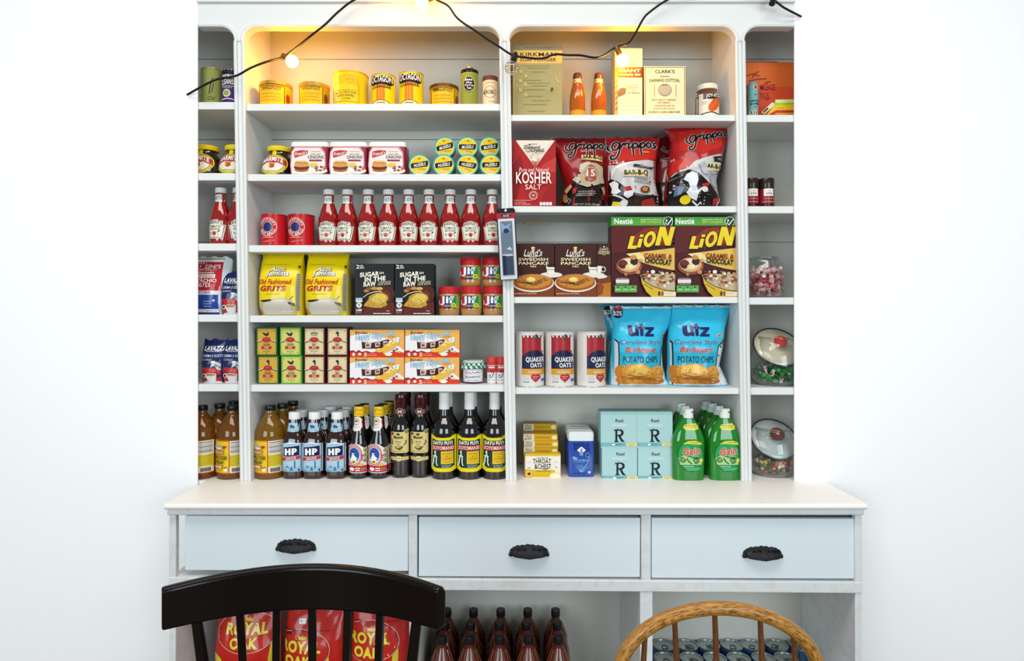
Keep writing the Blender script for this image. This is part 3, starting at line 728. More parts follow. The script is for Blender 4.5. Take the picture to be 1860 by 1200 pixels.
# ------------------------------------------------------------------ bay A, fifth shelf
Z = SZ['A5']
def rub(kind, pic):
    def f(a, k):
        u = k.u; lab = {'amber': 'd3a63a', 'lime': 'd5cf6e', 'cream': 'e2d2a2'}[kind]; bd = '8a5a1a' if kind != 'cream' else '7a2a22'
        a.rect(u-16.6, 648.5, u+16.6, 695, lab); a.frame(u-15, 650.5, u+15, 693.5, .5, 'b89a4a')
        for q in ((-14, 652), (0, 651), (14, 652), (-14, 692), (0, 693), (14, 692)): a.ell(u+q[0], q[1], .8, .7, '3a2a1a', 6)
        if pic == 'rooster': a.poly([(u-8, 655), (u-4, 655.5), (u-1, 658), (u+2, 655), (u+3, 653.8), (u+4, 657), (u+3, 660), (u, 662), (u-4, 660)], '1d1a16')
        elif pic == 'cook': a.ell(u, 658.5, 2.6, 3.4, 'e8dcc0', 12); a.ell(u, 656, 2.9, 2.4, '1d1a16', 10); a.rect(u-.3, 658, u+2.6, 662, '3a342c')
        else:
            for q in range(-2, 3): a.ell(u+q*2.6, 656.5-(2-abs(q))*.4, 1.3, 1.2, '4a4438', 8); a.line([(u+q*2.6, 658), (u+q*2.2, 661)], .7, '4a4438')
        for sg in (-1, 1): a.line([(u+sg*6.5, 667), (u+sg*10.5, 671), (u+sg*17.5, 672.5)], 1.9, '3a2c20'); a.line([(u+sg*7, 666.3), (u+sg*10.5, 670), (u+sg*17.5, 671.6)], 1.1, 'efe6cc')
        a.ell(u, 668, 8, 4.4, 'b51f22'); a.line([(u-5, 667), (u+4, 667)], .5, 'e88a80'); a.micro(u-6.5, u+6.5, 673.8, '8a7a5a', .5)
        a.t('BEEF' if kind == 'cream' else 'CHICKEN', u-(3 if kind == 'cream' else 6), u+(3 if kind == 'cream' else 6), 675.5, 678.6, '2a2018', b=.02)
        a.rect(u-9, 680, u+9, 684.6, 'b8251f'); a.t('RUB', u-3.2, u+3.4, 680.8, 683.9, 'f6d8c8', b=.02); a.micro(u-6, u+6, 689.4, '5a4a32', .9)
    return f
rubs = [('amber', 'rooster', 484.5, 1), ('amber', 'cook', 487, 0), ('lime', 'rooster', 527.5, 1), ('lime', 'rooster', 529.5, 0), ('cream', 'herd', 571, 1), ('cream', 'cook', 571, 0), ('cream', 'cook', 613, 1), ('cream', 'cook', 613, 0)]
names = ['top green spice box with amber label and rooster, far left of the stack', 'bottom green spice box with amber label and cook, far left of the stack', 'top green spice box with pale lime label and rooster', 'bottom green spice box with pale lime label and rooster',
         'top maroon spice box with a row of small cattle', 'bottom maroon spice box beside the lime one, with a cook', 'top maroon spice box with a cook, beside the orange biscuit boxes', 'bottom maroon spice box with a cook, beside the orange biscuit boxes']
hrub = 52.6*sc(.03)
for (kind, pic, u, lvl), nm in zip(rubs, names):
    col = {'amber': '1f5a22', 'lime': '3f9a2a', 'cream': '541420'}[kind]
    k = carton('spice_box', nm, 'box', u-19.3, u+19.3, 645.9, Z, .03, .07, col, rub(kind, pic), 'stacked spice rub boxes', bev=.001)
    k.root.location.z = Z+lvl*(k.zz(645.9)+.0008)
def f(a, k):
    u0, u1 = 735.5, 834; dv = 50
    a.rect(u0, 648, u1, 698, 'f3efee'); a.poly([(u0, 648), (u1, 648), (u1, 686), (820, 674), (805, 664), (790, 660), (770, 655.5), (750, 655), (u0, 660)], 'f0b25c'); a.poly([(u0+14, 656), (780, 656), (800, 664), (808, 676), (790, 690), (u0, 690), (u0, 664)], 'f3efee')
    a.poly([(u0, 686), (742, 685), (746, 688), (752, 684.6), (757, 688), (766, 686), (775, 689), (784, 687), (800, 690), (812, 688), (u1, 689), (u1, 698), (u0, 698)], 'dc3a1c'); a.poly([(u0, 686), (742, 685), (746, 688), (752, 684.6), (757, 688), (766, 686), (775, 689), (775, 690.5), (757, 690), (740, 689), (u0, 689)], 'a81c18')
    a.t('K', 746, 750.5, 650.6, 655.6, '181414', b=.03); a.t('inder', 751, 768, 650.6, 655.6, '7a1a1a', b=.02)
    a.t('Happy Hippo', 746, 800, 654, 667, 'bfe3f4', b=.03, slope=.11, out=(.05, '1d5f88')); a.rect(805, 651, 816, 657.5, '58b8dc'); a.micro(806, 815, 653, 'e8f4f8', .9); a.micro(806, 815, 655.6, 'e8f4f8', .9); a.micro(805, 818, 660.6, 'b85a2a', 1.2)
    a.poly([(757, 670), (775, 671.5), (790, 669), (804, 665), (808, 667), (803, 673), (797, 679), (793, 682), (758, 682)], '3a1f1a')
    for q, uu in enumerate((763, 781, 796)): a.poly([(uu, 671.5+(-3 if q == 2 else .5)), (uu+12-q*2, 671-q*1.5), (uu+11-q*2.5, 680-q*1.5), (uu+1, 681-q*1.2)], 'd9b8a8'); a.ell(uu+5, 676-q*1.4, 3.2, 2.2, '8a3a2a', 8)
    a.poly([(814, 664), (823, 661.5), (826, 662), (824, 671), (816, 673)], 'e9f1f4'); a.ell(819.5, 666, 2.6, 2.4, 'b8d8e6', 10)
    for e in ((790, 685, 8, 4), (800, 683, 7, 5), (808, 678, 9, 6), (816, 673, 8, 4), (801, 690, 5, 3)): a.ell(*e, 'efb83c', 14)
    for e in ((788, 684, 4, 1.6), (806, 675.5, 5, 2.4), (815, 671.5, 4, 1.6)): a.ell(*e, 'f6d67a', 12)
    a.ell(806, 692, 7, 3.4, 'f4eee0', 14)
    for e in ((816, 686, 2.6), (821, 683, 2.2), (826, 688, 2.4)): a.ell(e[0], e[1], e[2], e[2]*.8, '8a3a1c' if e[0] != 826 else 'e8b04a', 8)
    a.ell(743, 692.5, 2.6, 3.4, 'f3ece4', 10); a.ell(754, 692, 3, 2.6, 'f3ece4', 10); a.t('5', 762, 767, 689.5, 696, 'f6e2b0', b=.04); a.micro(768.5, 785, 691.5, 'f0b090', 1); a.micro(768.5, 785, 694.5, 'f0b090', 1)
k = carton('biscuit_box', 'bottom right orange and white biscuit box of four', 'box', 735.6, 834, 648.2, Z, .03, .06, 'ee8f3a', f, 'orange and white biscuit boxes')
hh = k.zz(648.2)+.0008
dup(k.root, 'bottom left orange and white biscuit box of four', 684.8, Z); dup(k.root, 'top left orange and white biscuit box of four', 685, Z+hh); dup(k.root, 'top right orange and white biscuit box of four', 785.3, Z+hh)
# preserve jar with a cloth lid, two shakers
PJ = [(17, 697.5), (19.5, 695), (20, 690), (20, 672), (18.5, 668), (17, 666)]
def f(a, k):
    u = k.u
    a.rect(u-19.7, 670, u+19.7, 693.5, 'e9e6ea'); a.line([(u-14, 679), (u-11, 675), (u-9, 679), (u-6, 676), (u-3, 679), (u, 675.5), (u+4, 678), (u+8, 676), (u+13, 677)], 1.1, '9a2a4a'); a.t('Strawberry', u-14, u+13, 682, 687.5, '2a2a32', sh=.15, b=.01, slope=.05); a.micro(u-10, u+10, 690.5, '5a5a62', .8); a.ell(u+8, 676, .9, 1.4, '3a7a3a', 6)
def cloth(k):
    m = MB(); R1 = 21.5*k.s; vs = []; seg = 56; g1, g2 = mat('2f7a66', .8), mat('dce6e0', .8); rows = [(0, 655), (10, 654.6), (18, 656), (20.5, 659), (21.5, 664), (23.5, 669)]
    for j, (r, v) in enumerate(rows):
        for i in range(seg):
            a = 2*PI*i/seg; rr = r*k.s*(1+(.05*math.sin(a*13) if j > 3 else 0)); vs.append((rr*math.cos(a), rr*math.sin(a), k.zz(v)+(.002*math.sin(a*13) if j == 5 else 0)))
    for j in range(5):
        for i in range(seg): m.add([vs[j*seg+i], vs[j*seg+(i+1) % seg], vs[(j+1)*seg+(i+1) % seg], vs[(j+1)*seg+i]], [(0, 1, 2, 3)], g1 if (i//2+j) % 2 else g2)
    m.build('cloth_cover', k.root, smooth=60)
    MB().lathe([(20.8*k.s, k.zz(664.5)), (21.8*k.s, k.zz(665.3)), (20.8*k.s, k.zz(666.2))], mat('1c2422', .5), seg=32).build('band', k.root)
bottle('preserve_jar', 'small strawberry preserve jar with green gingham cloth lid', 'jar', 858.5, Z, .03, PJ, mat('2a0d14', .08, coat=1.), [(19, 667), (19.6, 666), (19.6, 657), (18, 655.4), (0, 655.2)], mat('d8dcd8', .5), f, extra=cloth, cut_px=2.5)
SH = [(7.5, 697.5), (8.4, 695.5), (8.4, 664), (7.8, 661.5)]
def f(a, k):
    u = k.u
    a.rect(u-8.3, 664, u+8.3, 676, 'cf3a3c'); a.rect(u-8.3, 676, u+8.3, 695, 'ece6e4'); a.micro(u-5.5, u+6, 667, W_, 3); a.line([(u-1, 671), (u+3, 673), (u+4, 678), (u+1, 684), (u-3, 686), (u-4, 682), (u-1, 680)], 1.4, '2a2228'); a.line([(u-3, 674), (u+1, 677)], 1.2, '2a2228'); a.micro(u-6, u+6, 690, '8a8288', .8)
k = bottle('spice_shaker', 'left small shaker with red cap beside the preserve jar', 'shaker', 892.8, Z, .03, SH, mat('e4d8d4', .3), [(8.2, 663), (8.6, 662), (8.6, 649.5), (7.8, 648.4), (0, 648.2)], mat('cf4038', .35), f, 'spice shakers with red caps', cut_px=1.6)
dup(k.root, 'right small shaker with red cap beside the middle upright', 910.2, Z)

# ================================================================== on the counter, bay A and C
Z = CT
AMB = mat('b06a16', .06, trans=.7, ior=1.33, coat=.6, name='amber_vinegar'); AMB2 = mat('c08a1a', .06, trans=.7, ior=1.33, coat=.6, name='golden_vinegar')
CAPB = mat('16151a', .35, coat=.3)
VIN = [(24, 875.5), (27.2, 873), (28, 868), (28, 794), (26.5, 783), (20, 771), (12.5, 759), (9.2, 755.5), (9.2, 748)]
def f(a, k):
    u = k.u
    a.rect(u-26.8, 800, u+6, 861, 'ecc71e'); a.line([(u-26.8, 801), (u+6.5, 801)], 1.4, 'c8361c'); a.line([(u+6, 800), (u+6, 862)], 1.6, 'c8361c'); a.line([(u-26.8, 860), (u+26.5, 860)], 2, 'c8361c')
    a.rect(u+7, 801, u+26.6, 826, 'efe9dc'); a.rect(u+7, 826, u+26.6, 848, 'd8c02a'); a.rect(u+7, 848, u+26.6, 859, 'e9e2d0')
    for q in range(8): a.line([(u+8.5, 804+q*2.7), (u+25.5, 803.6+q*2.7)], .7 if q % 3 else 1.3, '3a3a34')
    for q in range(5): a.micro(u+8, u+25, 829+q*3.6, '9a8a1c', .7)
    for q in range(7): a.rect(u+11+q*2, 850, u+12.2+q*2, 857, '2a2a2a')
    a.ell(u-14, 811.5, 10, 4, 'f3ead6'); a.line([(u-24, 812), (u-14, 809), (u-3, 812)], 2, '5a2a1c'); a.poly([(u-3, 809), (u+3, 810), (u+1, 813), (u-4, 815)], 'b8281c'); a.t("BRAGG'S", u-22, u-5, 809.5, 813.8, 'f6eeda', b=.02, arc=1, out=(.06, '7a1c14')); a.t('ORGANIC', u-23, u-3, 818.5, 823.5, 'f6e6d0', b=.02, out=(.2, 'b02a1c'))
    a.micro(u-20, u+1, 826.3, '7a5a1a', .8); a.t('APPLE CIDER', u-25.5, u+3.5, 828.2, 834.3, '1c1a14', b=.035); a.t('VINEGAR', u-24, u-3, 836.2, 841.8, '1c1a14', b=.035)
    a.rect(u-23, 844, u-5, 850.6, 'c42a1c'); a.rect(u-21.5, 845.3, u-6.5, 849.4, 'f3e6cc'); a.t('Raw', u-18, u-9, 846, 848.8, '8a1c14'); a.ell(u+1, 852.5, 3.6, 3.4, 'f1e6c0', 12); a.line([(u-2, 849.5), (u+3, 847.5)], 1.6, '3a2a1a'); a.micro(u-24, u-5, 854, 'b8901a', .8); a.micro(u-24, u-5, 857, 'b8901a', .8)
vb = bottle('vinegar_bottle', 'golden cider vinegar bottle standing in front, just right of the left upright', 'bottle', 480, Z, .012, VIN, AMB2, [(9.4, 749), (9.9, 748.3), (9.9, 740.6), (9.3, 739.8), (0, 739.6)], CAPB, f, 'cider vinegar bottles on the counter', cut_px=3)
def swap(root, a_, b_):
    for c in kids(root):
        if a_.name in [m.name for m in c.data.materials]:
            c.data = c.data.copy()
            for i, m in enumerate(c.data.materials):
                if m == a_: c.data.materials[i] = b_
for u, y, l in ((503, .115, 'dark capped cider vinegar bottle directly behind the golden one'), (523, .185, 'rearmost cider vinegar bottle behind the brown sauce bottles')):
    dup(vb.root, l, u, Z, yc=y, rz=.4)
for u, y, l in ((410, None, 'amber cider vinegar bottle in front, left of the left upright'), (353, None, 'amber cider vinegar bottle cut by the left wall edge'), (386, .115, 'left one of the cider vinegar bottles in the second row of the left bay'),
                (413, .18, 'tallest looking cider vinegar bottle, at the back of the left bay'), (434, .115, 'cider vinegar bottle half hidden behind the left upright')):
    o = dup(vb.root, l, u, Z, yc=y); swap(o, AMB2, AMB)
HPM = mat('2c100a', .08, coat=1.)
HPB = [(17.6, 869.5), (19.2, 867), (19.4, 862), (19.4, 806), (18.6, 799), (15, 791), (12.8, 787), (12.2, 785), (10.6, 769), (10.2, 766), (9.6, 763)]
def f(a, k):
    u = k.u
    a.poly([(u-18.6, 805), (u-12, 805), (u-6, 803.4), (u, 801.6), (u+6, 803.4), (u+12, 805), (u+18.6, 805), (u+18.6, 856), (u-18.6, 856)], 'a9c9dc'); a.poly([(u-17.6, 806), (u-8, 805), (u, 803), (u+8, 805), (u+17.6, 806), (u+17.6, 806.6), (u-17.6, 806.6)], 'd8e8ee')
    a.micro(u-8, u+8, 806.8, '3a6a7a', .9)
    a.poly([(u-14, 812.5), (u, 811), (u+14.5, 809), (u+14.5, 826.5), (u, 828.5), (u-14, 829)], '16164a'); w_ = 'f4f4f2'
    a.rect(u-11.5, 814.6, u-7.4, 826.6, w_); a.rect(u-4.2, 814.2, u-.4, 826.2, w_); a.rect(u-8, 818.6, u-4, 821.8, w_)
    a.rect(u+1.4, 813.8, u+5.2, 825.8, w_); a.line([(u+4, 815.3), (u+8, 815.3), (u+9.6, 817.4), (u+8, 819.8), (u+4, 820)], 3, w_)
    a.poly([(u-16.5, 831), (u, 830), (u+16, 827), (u+16, 833), (u, 835.5), (u-16.5, 836.5)], 'c32b2b'); a.t('SAUCE', u-9, u+9, 830.2, 834.6, 'f1dcd8', b=.03, slope=.12)
    a.poly([(u-18, 856), (u-18, 850), (u-12, 851), (u-5, 848), (u+1, 850), (u+4, 847), (u+17, 849), (u+17, 856)], '8fb8d0'); a.poly([(u+6, 850), (u+6, 838), (u+7, 835), (u+8, 838), (u+8, 850)], '2f6a8a'); a.poly([(u-2, 854), (u+1, 846), (u+4, 854)], '2f6a92'); a.line([(u-10, 848), (u-7, 846), (u-4, 849)], 1.4, '2f5a72'); a.ell(u+14, 853, 1.8, 1.8, '1c2a6a', 8); a.micro(u-16, u-6, 854, '3a5a6a', .9)
    a.split('neck_label'); a.poly([(u-10.4, 769.5), (u+10.4, 769.5), (u+12, 785), (u-12, 785)], 'a9cadd'); a.ell(u-2, 776, 3, 3.4, '22466a', 10); a.ell(u+2, 777, 2, 2.6, '22466a', 8); a.line([(u-6, 774), (u-2, 773), (u+3, 775)], .9, '22466a'); a.micro(u-9, u+9, 782, '5a8aa0', .8)
hp = bottle('brown_sauce_bottle', 'front left brown sauce bottle beside the golden vinegar', 'bottle', 528.5, Z, .02, HPB, HPM, [(10, 764), (10.8, 763.3), (10.8, 752), (10, 750.4), (0, 750.2)], mat('e9ecec', .35), f, 'brown sauce bottles with pale blue labels', sq=3.2, cut_px=2.6)
for u, y, l in ((565.5, None, 'front middle brown sauce bottle'), (607.5, None, 'front right brown sauce bottle beside the lady label bottle'), (541.5, .105, 'second row brown sauce bottle, left'), (580.5, .105, 'second row brown sauce bottle, middle'), (619, .105, 'second row brown sauce bottle, right'),
                (595, .185, 'rear brown sauce bottle, left of the pair'), (627.5, .185, 'rear brown sauce bottle, right of the pair')):
    dup(hp.root, l, u, Z, yc=y)
SOY = mat('060506', .05, coat=1.)
MK = [(16.6, 870.5), (18.4, 868), (18.7, 864), (18.7, 808), (17.4, 800), (13.8, 789), (11, 778), (9.6, 764), (9.2, 757)]
def f(a, k):
    u = k.u
    a.poly([(u-18.5, 812), (u-12, 807.5), (u-4, 806), (u+4, 807), (u+9, 811), (u+13, 814), (u+18.5, 811), (u+18.5, 859), (u-18.5, 859)], 'efe8e4'); a.poly([(u-18.5, 846), (u+18.5, 846), (u+18.5, 857.6), (u-18.5, 857.6)], 'bf2832')
    a.ell(u-5, 827, 14.5, 20, 'b52834', 28); a.ell(u-5, 827, 13.2, 18.4, 'f0e6e0', 28); a.ell(u-5, 827, 12.3, 17, 'bf2a38', 28); a.ell(u-5, 827, 11.3, 15.4, 'f0e6e2', 28); a.ell(u-5, 826, 9.8, 13.2, '2457a8', 26)
    a.ell(u-7, 823, 2.2, 2.6, 'f3ece6', 10); a.ell(u-7, 820.8, 2.6, 1.8, '1c2440', 10); a.poly([(u-13, 837.5), (u-10, 829), (u-9.5, 826), (u-5, 825.4), (u-2.6, 829), (u+1.4, 832), (u+.4, 834), (u-2, 833), (u+1, 838.5)], 'f3f0ec'); a.ell(u-5.5, 838.5, 5, 2.4, 'e8d04a', 12); a.ell(u-5.5, 838.5, 3, 1.2, '2a1c12', 10)
    for q in range(3): a.poly([(u+8+q*.6, 824+q*5), (u+11.5, 827+q*4), (u+8, 831+q*3)], 'c02b36'); a.ell(u+14.8, 818+q*9, 3.4, 3.6, 'd6c68a', 12); a.ring(u+14.8, 818+q*9, 3.4, .8, '3a2a1c', n=12); a.ell(u+14.8, 818+q*9, 1.4, 1.6, '4a7a2a', 8)
    a.ell(u-9, 851.5, 5, 3.4, 'f3ece8', 12); a.rect(u-2, 848.6, u+6, 854.6, 'f0d8d8'); a.micro(u-1.4, u+5.4, 851.6, '9a1c28', 2); a.micro(u+8, u+17, 850, 'f0c8c8', 1); a.micro(u+8, u+17, 853.4, 'f0c8c8', 1); a.ell(u+8, 843.5, 5, 2.6, 'd8b84a', 10)
    a.split('neck_label'); a.poly([(u-9.4, 762), (u-5, 758.5), (u+3, 758.5), (u+7, 763), (u+8, 776), (u+4, 783), (u-6, 784.4), (u-12, 782), (u-11, 772)], 'ece4e0'); a.poly([(u+6, 765), (u+10, 764), (u+11, 776), (u+8, 777)], 'b8262e'); a.ring(u-3, 766.5, 5.6, .7, '6a3a6a', n=18); a.ell(u-3, 763.5, 4, 2.2, 'e3c63a', 10); a.ell(u-3, 766.5, 3.6, 1.2, '2a2440', 8); a.micro(u-8, u+3, 773, 'c05a5a', .8); a.micro(u-8, u+3, 777, 'c05a5a', .8)
    a.split('cap_label'); a.line([(u-5, 750), (u-4, 745), (u-1, 744), (u+1, 749), (u+3, 744.5), (u+6, 748)], 1.6, 'd5581c'); a.micro(u-5, u+6, 753, 'd5581c', 1.4)
YC_ = mat('efc921', .35)
mk = bottle('oyster_sauce_bottle', 'front left dark sauce bottle with lady in blue oval label', 'bottle', 648, Z, .02, MK, SOY, [(9.2, 758), (9.8, 757), (9.4, 752), (9.2, 741), (8.8, 739.6)], YC_, f, 'dark sauce bottles with yellow caps', cut_px=2.6,
            extra=lambda k: MB().lathe([(8.9*k.s, k.zz(740)), (8.9*k.s, k.zz(738.4)), (0, k.zz(738.2))], mat('2a2412', .5), seg=20).build('cap_top', k.root))
for u, y, l, rz in ((684.5, None, 'front right dark sauce bottle with lady in blue oval label', 0), (657.5, .095, 'yellow capped sauce bottle behind the left lady label', .5), (692.5, .095, 'yellow capped sauce bottle behind the right lady label', .4), (703.5, .165, 'rearmost yellow capped sauce bottle beside the maroon necks', .9)):
    dup(mk.root, l, u, Z, yc=y, rz=rz)
MZ = [(17, 868.5), (18.8, 866), (19.1, 862), (19.1, 782), (18.2, 774), (15, 766), (11.4, 758), (10.6, 752)]
def f(a, k):
    u = k.u-1
    a.poly([(u-17.5, 786), (u-14, 784.6), (u+8, 784.4), (u+11, 780), (u+16.5, 779), (u+16.5, 820.5), (u+15, 822.5), (u-16, 822.5), (u-17.5, 820)], 'dccb86'); a.frame(u-15.5, 787, u+14.8, 820.4, .6, 'b9a45a')
    a.ell(u-13, 788, 3.6, 2.6, 'a8323a', 10); a.ell(u+13.5, 783.5, 3, 3, '4a3a2a', 12); a.ell(u+13.5, 783.5, 1.6, 1.6, 'c9b878', 8); a.ell(u-1.5, 788.6, 3.6, 2.2, '4a4426', 10)
    a.t('Mazzetti', u-9.5, u+7, 791, 796.6, '1f1a10', b=.03); a.t('Balsamic', u-6, u+5, 800, 803, '6a5a2a'); a.t('Vinegar', u-5, u+4, 804.6, 807.4, '6a5a2a'); a.t('of Modena', u-6, u+5, 808.6, 811.4, '6a5a2a')
    a.line([(u-14, 798), (u-12, 803), (u-13, 807)], 1.6, '3a4a2a'); a.line([(u+9, 808), (u+13, 803), (u+12, 799)], 1.5, '6a2a1a'); a.line([(u-7, 812), (u-2, 815), (u+3, 813), (u+8, 810.5)], 1.8, '4a3018'); a.line([(u-1, 816.5), (u+6, 814)], 1.6, '3a4a24'); a.micro(u-12, u+11, 819, '8a7a3a', .8)
    a.split('strip_label'); a.poly([(u-17.6, 829.5), (u-5, 829.5), (u-3, 828), (u+3, 828), (u+5, 829.5), (u+16.6, 829.5), (u+16.6, 835.6), (u+5, 835.8), (u+2.5, 837.4), (u-2.5, 837.4), (u-5, 835.8), (u-17.6, 835.6)], 'd9c684'); a.micro(u-13, u+13, 832.6, '9a8444', 1.2)
FOIL = mat('4a121a', .25, metal=.4, coat=.4)
def badge(k):
    a = k.art(); u = k.u-1
    a.ell(u, 748.6, 6.8, 6.6, 'c9a8a8', 20); a.ell(u, 748.6, 6.1, 5.9, '5a1a28', 20); a.t('M', u-3.4, u+3.4, 745.4, 751.8, 'd8c0b8', b=.03)
    for q in (-1, 1):
        for s_ in range(3): a.line([(u+q*6, 746+s_*2.6), (u+q*10.8, 745+s_*3)], .8, 'c9a0a0')
    a.build('neck_badge', k.root, cyl(11.2*k.s), cut=(2.4*k.s, 0), eps=.0009)
mz = bottle('balsamic_bottle', 'front left dark balsamic bottle with maroon foil and cream label', 'bottle', 725.5, Z, .035, MZ, SOY, [(11, 756), (11, 742), (10.6, 730), (11.6, 728), (11.6, 722), (10.8, 718.4), (0, 718)], FOIL, f, 'dark balsamic bottles with maroon foil necks', cut_px=2.6, extra=badge)
for u, y, l in ((761.5, None, 'front right dark balsamic bottle with maroon foil and cream label'), (733, .15, 'balsamic bottle behind, its neck showing over the left one'), (769, .15, 'balsamic bottle behind, its neck showing over the right one')):
    dup(mz.root, l, u, Z, yc=y, rz=.3 if y else 0)
DP = [(21, 875), (23.6, 872.5), (24.2, 868), (24.2, 788), (22.6, 778), (18, 769), (12.5, 762), (10, 756), (9.6, 745)]
def f(a, k):
    u = k.u; L, R = u-23, u+22.6
    a.poly([(L, 790), (L+6, 791.6), (L+10, 794.6), (u-4, 795), (u+4, 795), (R-10, 794.6), (R-6, 791.6), (R, 790), (R, 854), (R-8, 857), (L+8, 857), (L, 853)], 'e6d51c')
    a.poly([(L+2.4, 798), (L+7, 798), (L+10, 800), (R-10, 800), (R-7, 798), (R-2.4, 798), (R-2.4, 847), (R-6, 847.4), (R-8, 850), (L+9, 850), (L+6, 847.4), (L+2.4, 847)], '12382c')
    a.t('DATU PUTI', L+5, R-6, 801.6, 807.4, 'f2f0e6', b=.06); a.rect(L+2, 809, R-2, 817.8, 'b0262c'); a.t('SOYOMANSI', L+4, R-4, 810.4, 816.6, 'f0d8d0', b=.03)
    a.rect(u-3.6, 819.4, u+18.4, 842.6, 'dfb41c'); a.frame(u-3, 820, u+17.8, 842, .6, 'f0dc7a')
    for q, s_ in enumerate(('SOY SAUCE', 'with', 'CALAMANSI')): a.t(s_, u+(0 if q != 1 else 5), u+(15 if q != 1 else 10), 822.6+q*4.4, 825.4+q*4.4, 'a8701a')
    a.micro(u+3, u+12, 838, 'b8841a', .8); a.line([(u-15, 821.5), (u-14, 826), (u-17, 831), (u-18, 840), (u-20, 847)], 2.4, 'e6ebe4'); a.line([(u-14, 826), (u-12, 833), (u-12.5, 840), (u-10.5, 846)], 2, 'e6ebe4'); a.ell(u-14.6, 821, 1.8, 2.2, 'e6ebe4', 10); a.line([(u-19, 829), (u-14, 827), (u-10.4, 830)], 1.4, 'e6ebe4')
    a.micro(u-2, u+15, 845, 'e0e4dc', 1); a.micro(u-2, u+15, 848, 'e0e4dc', 1)
dp = bottle('soy_sauce_bottle', 'front left black soy sauce bottle with white cap and green label', 'bottle', 804.5, Z, .012, DP, SOY, [(9.8, 746), (10.1, 745), (9.6, 733), (9.4, 731.6), (9.8, 730), (9.6, 724), (9.2, 723), (9.6, 722), (9.6, 715), (9, 714.2), (0, 714)], mat('e8eae8', .4), f, 'black soy sauce bottles with white caps', cut_px=3)
for u, y, l in ((851.5, None, 'front middle black soy sauce bottle with white cap'), (898, None, 'front right black soy sauce bottle beside the middle upright'), (811, .125, 'soy sauce bottle behind the left one, only shoulders showing'), (856, .125, 'soy sauce bottle behind the middle one, only shoulders showing'), (901.5, .125, 'soy sauce bottle behind the right one, only shoulders showing')):
    dup(dp.root, l, u, Z, yc=y)

# ================================================================== bay C, left edge
Z = SZ['C1']
def f(a, k):
    u = k.u
    a.rect(u-16.5, 125, u+16.5, 190, '8a8f4a'); a.line([(u+4, 170), (u+7, 150), (u+10, 140)], 1.6, '2a2a1a'); a.line([(u+8, 168), (u+11, 150)], 1.2, '2a2a1a'); a.t('Oil', u+2, u+13, 174, 181, '2a2a1a', sh=.3)
can('oil_tin', 'olive green tin with script lettering cut by the left wall edge', 'tin', 357, 393.5, 121, Z, .035, '7d8242', 'b39a4a', f)
def f(a, k):
    u = k.u
    a.rect(u-17, 125, u+17, 190, '4d2a6e'); a.rect(u-17, 130, u+17, 144, '17141c'); a.rect(u-17, 144, u+17, 155, '2a1c38'); a.t("KIRKMAN'S", u-14, u+16, 135, 142, W_, b=.03, arc=1); a.t('CLEANSER', u-15, u+17, 144.5, 153.5, W_, b=.03, arc=1); a.line([(u-17, 156), (u+17, 156)], 1, W_)
    for q in range(6): a.rect(u-16+q*6, 125, u-13+q*6, 130, '1c1a1c'); a.rect(u-16+q*6, 187, u-13+q*6, 190, '1c1a1c')
    a.ell(u-2, 169, 7.2, 7.2, 'e8e6da'); a.ell(u-2, 169, 5.2, 5.2, '9aa84a'); a.micro(u-8, u+8, 159.5, 'e8e0f0', .8); a.line([(u-17, 181), (u, 179), (u+17, 181)], 1.4, W_)
can('scouring_can', 'purple and black scouring powder can beside the left upright', 'can', 396.5, 431, 124.5, Z, .035, 'e8e6da', 'c9c4b4', f, rimh=1.5)
Z = SZ['C2']
dup(mj.root, 'round dark spread jar with yellow lid left of the left upright', 416.5, Z); dup(mj.root, 'round dark spread jar cut by the left wall edge', 361, Z)
Z = SZ['C3']
dup(kb.root, 'ketchup bottle at the left wall edge, outside the row of nine', 392.5, Z, rz=-.2); dup(kb.root, 'ketchup bottle partly hidden by the left upright', 425, Z, rz=.45)
Z = SZ['C4']
def f(a, k, out):
    a.rect(340, 483, 400, 493, 'e6e2da'); a.rect(340, 482, 400, 484, '2a2a2a'); a.rect(340, 489, 400, 527.5, 'b61f2c')
    a.t("ZENINI'S", 362, 395, 478, 485.5, 'f3ece2', b=.03); 
def pist(a, k, out):
    zone(a, out, 466, 571, 'e4e4e0', 0, 12); r = 400
    a.rect(346, 474.5, r, 527.5, 'ba1f2e'); a.rect(346, 468, r+1, 469.4, '1c1c20'); a.t("ZINI'S", 367, 396, 479.5, 486.5, 'f3ece2', b=.03); a.t('TOP QUALITY', 356, 391, 488, 491.6, 'f0dcd4', b=.01, sh=.15); a.micro(352, 387, 494.6, 'f0dcd4', 2)
    a.rect(350, 497.5, 389, 504, 'f0ece4'); a.t('REDHEAD', 354, 386, 498.6, 503, '4a4a4a', b=.01); a.t('PISTACHIO', 345, 392, 506, 512.4, 'f3ece2', b=.03); a.t('NUTS', 356, 382, 514, 520.4, 'f3ece2', b=.03)
    a.rect(346, 527.5, r-4, 535, 'ece8e0'); a.t('NATURAL', 356, 384, 528.6, 533, '22306a', b=.02); a.rect(346, 535, r-5, 561, '24459c'); a.poly([(388+3*(1 if q % 2 == 0 else .42)*math.sin(q*PI/5), 545.5-3*(1 if q % 2 == 0 else .42)*math.cos(q*PI/5)) for q in range(10)], W_)
    for q in range(3): a.micro(370, 384, 547+q*4.6, 'dfe4f0', 1)
    a.rect(346, 561, r-5, 567, 'e9e6e0'); a.micro(374, 393, 564, '5a6aa0', .9); a.rect(346, 567, r-5, 571, '22307a')
bag('nut_bag', 'red white and blue bag of nuts in clear pouch, at left wall edge', 'bag', [(465, 342, 409), (470, 341, 415), (490, 341, 414), (571, 341, 403)], Z, .05, .06, 'd3dcdc', pist, crk=.0015, seed=5)
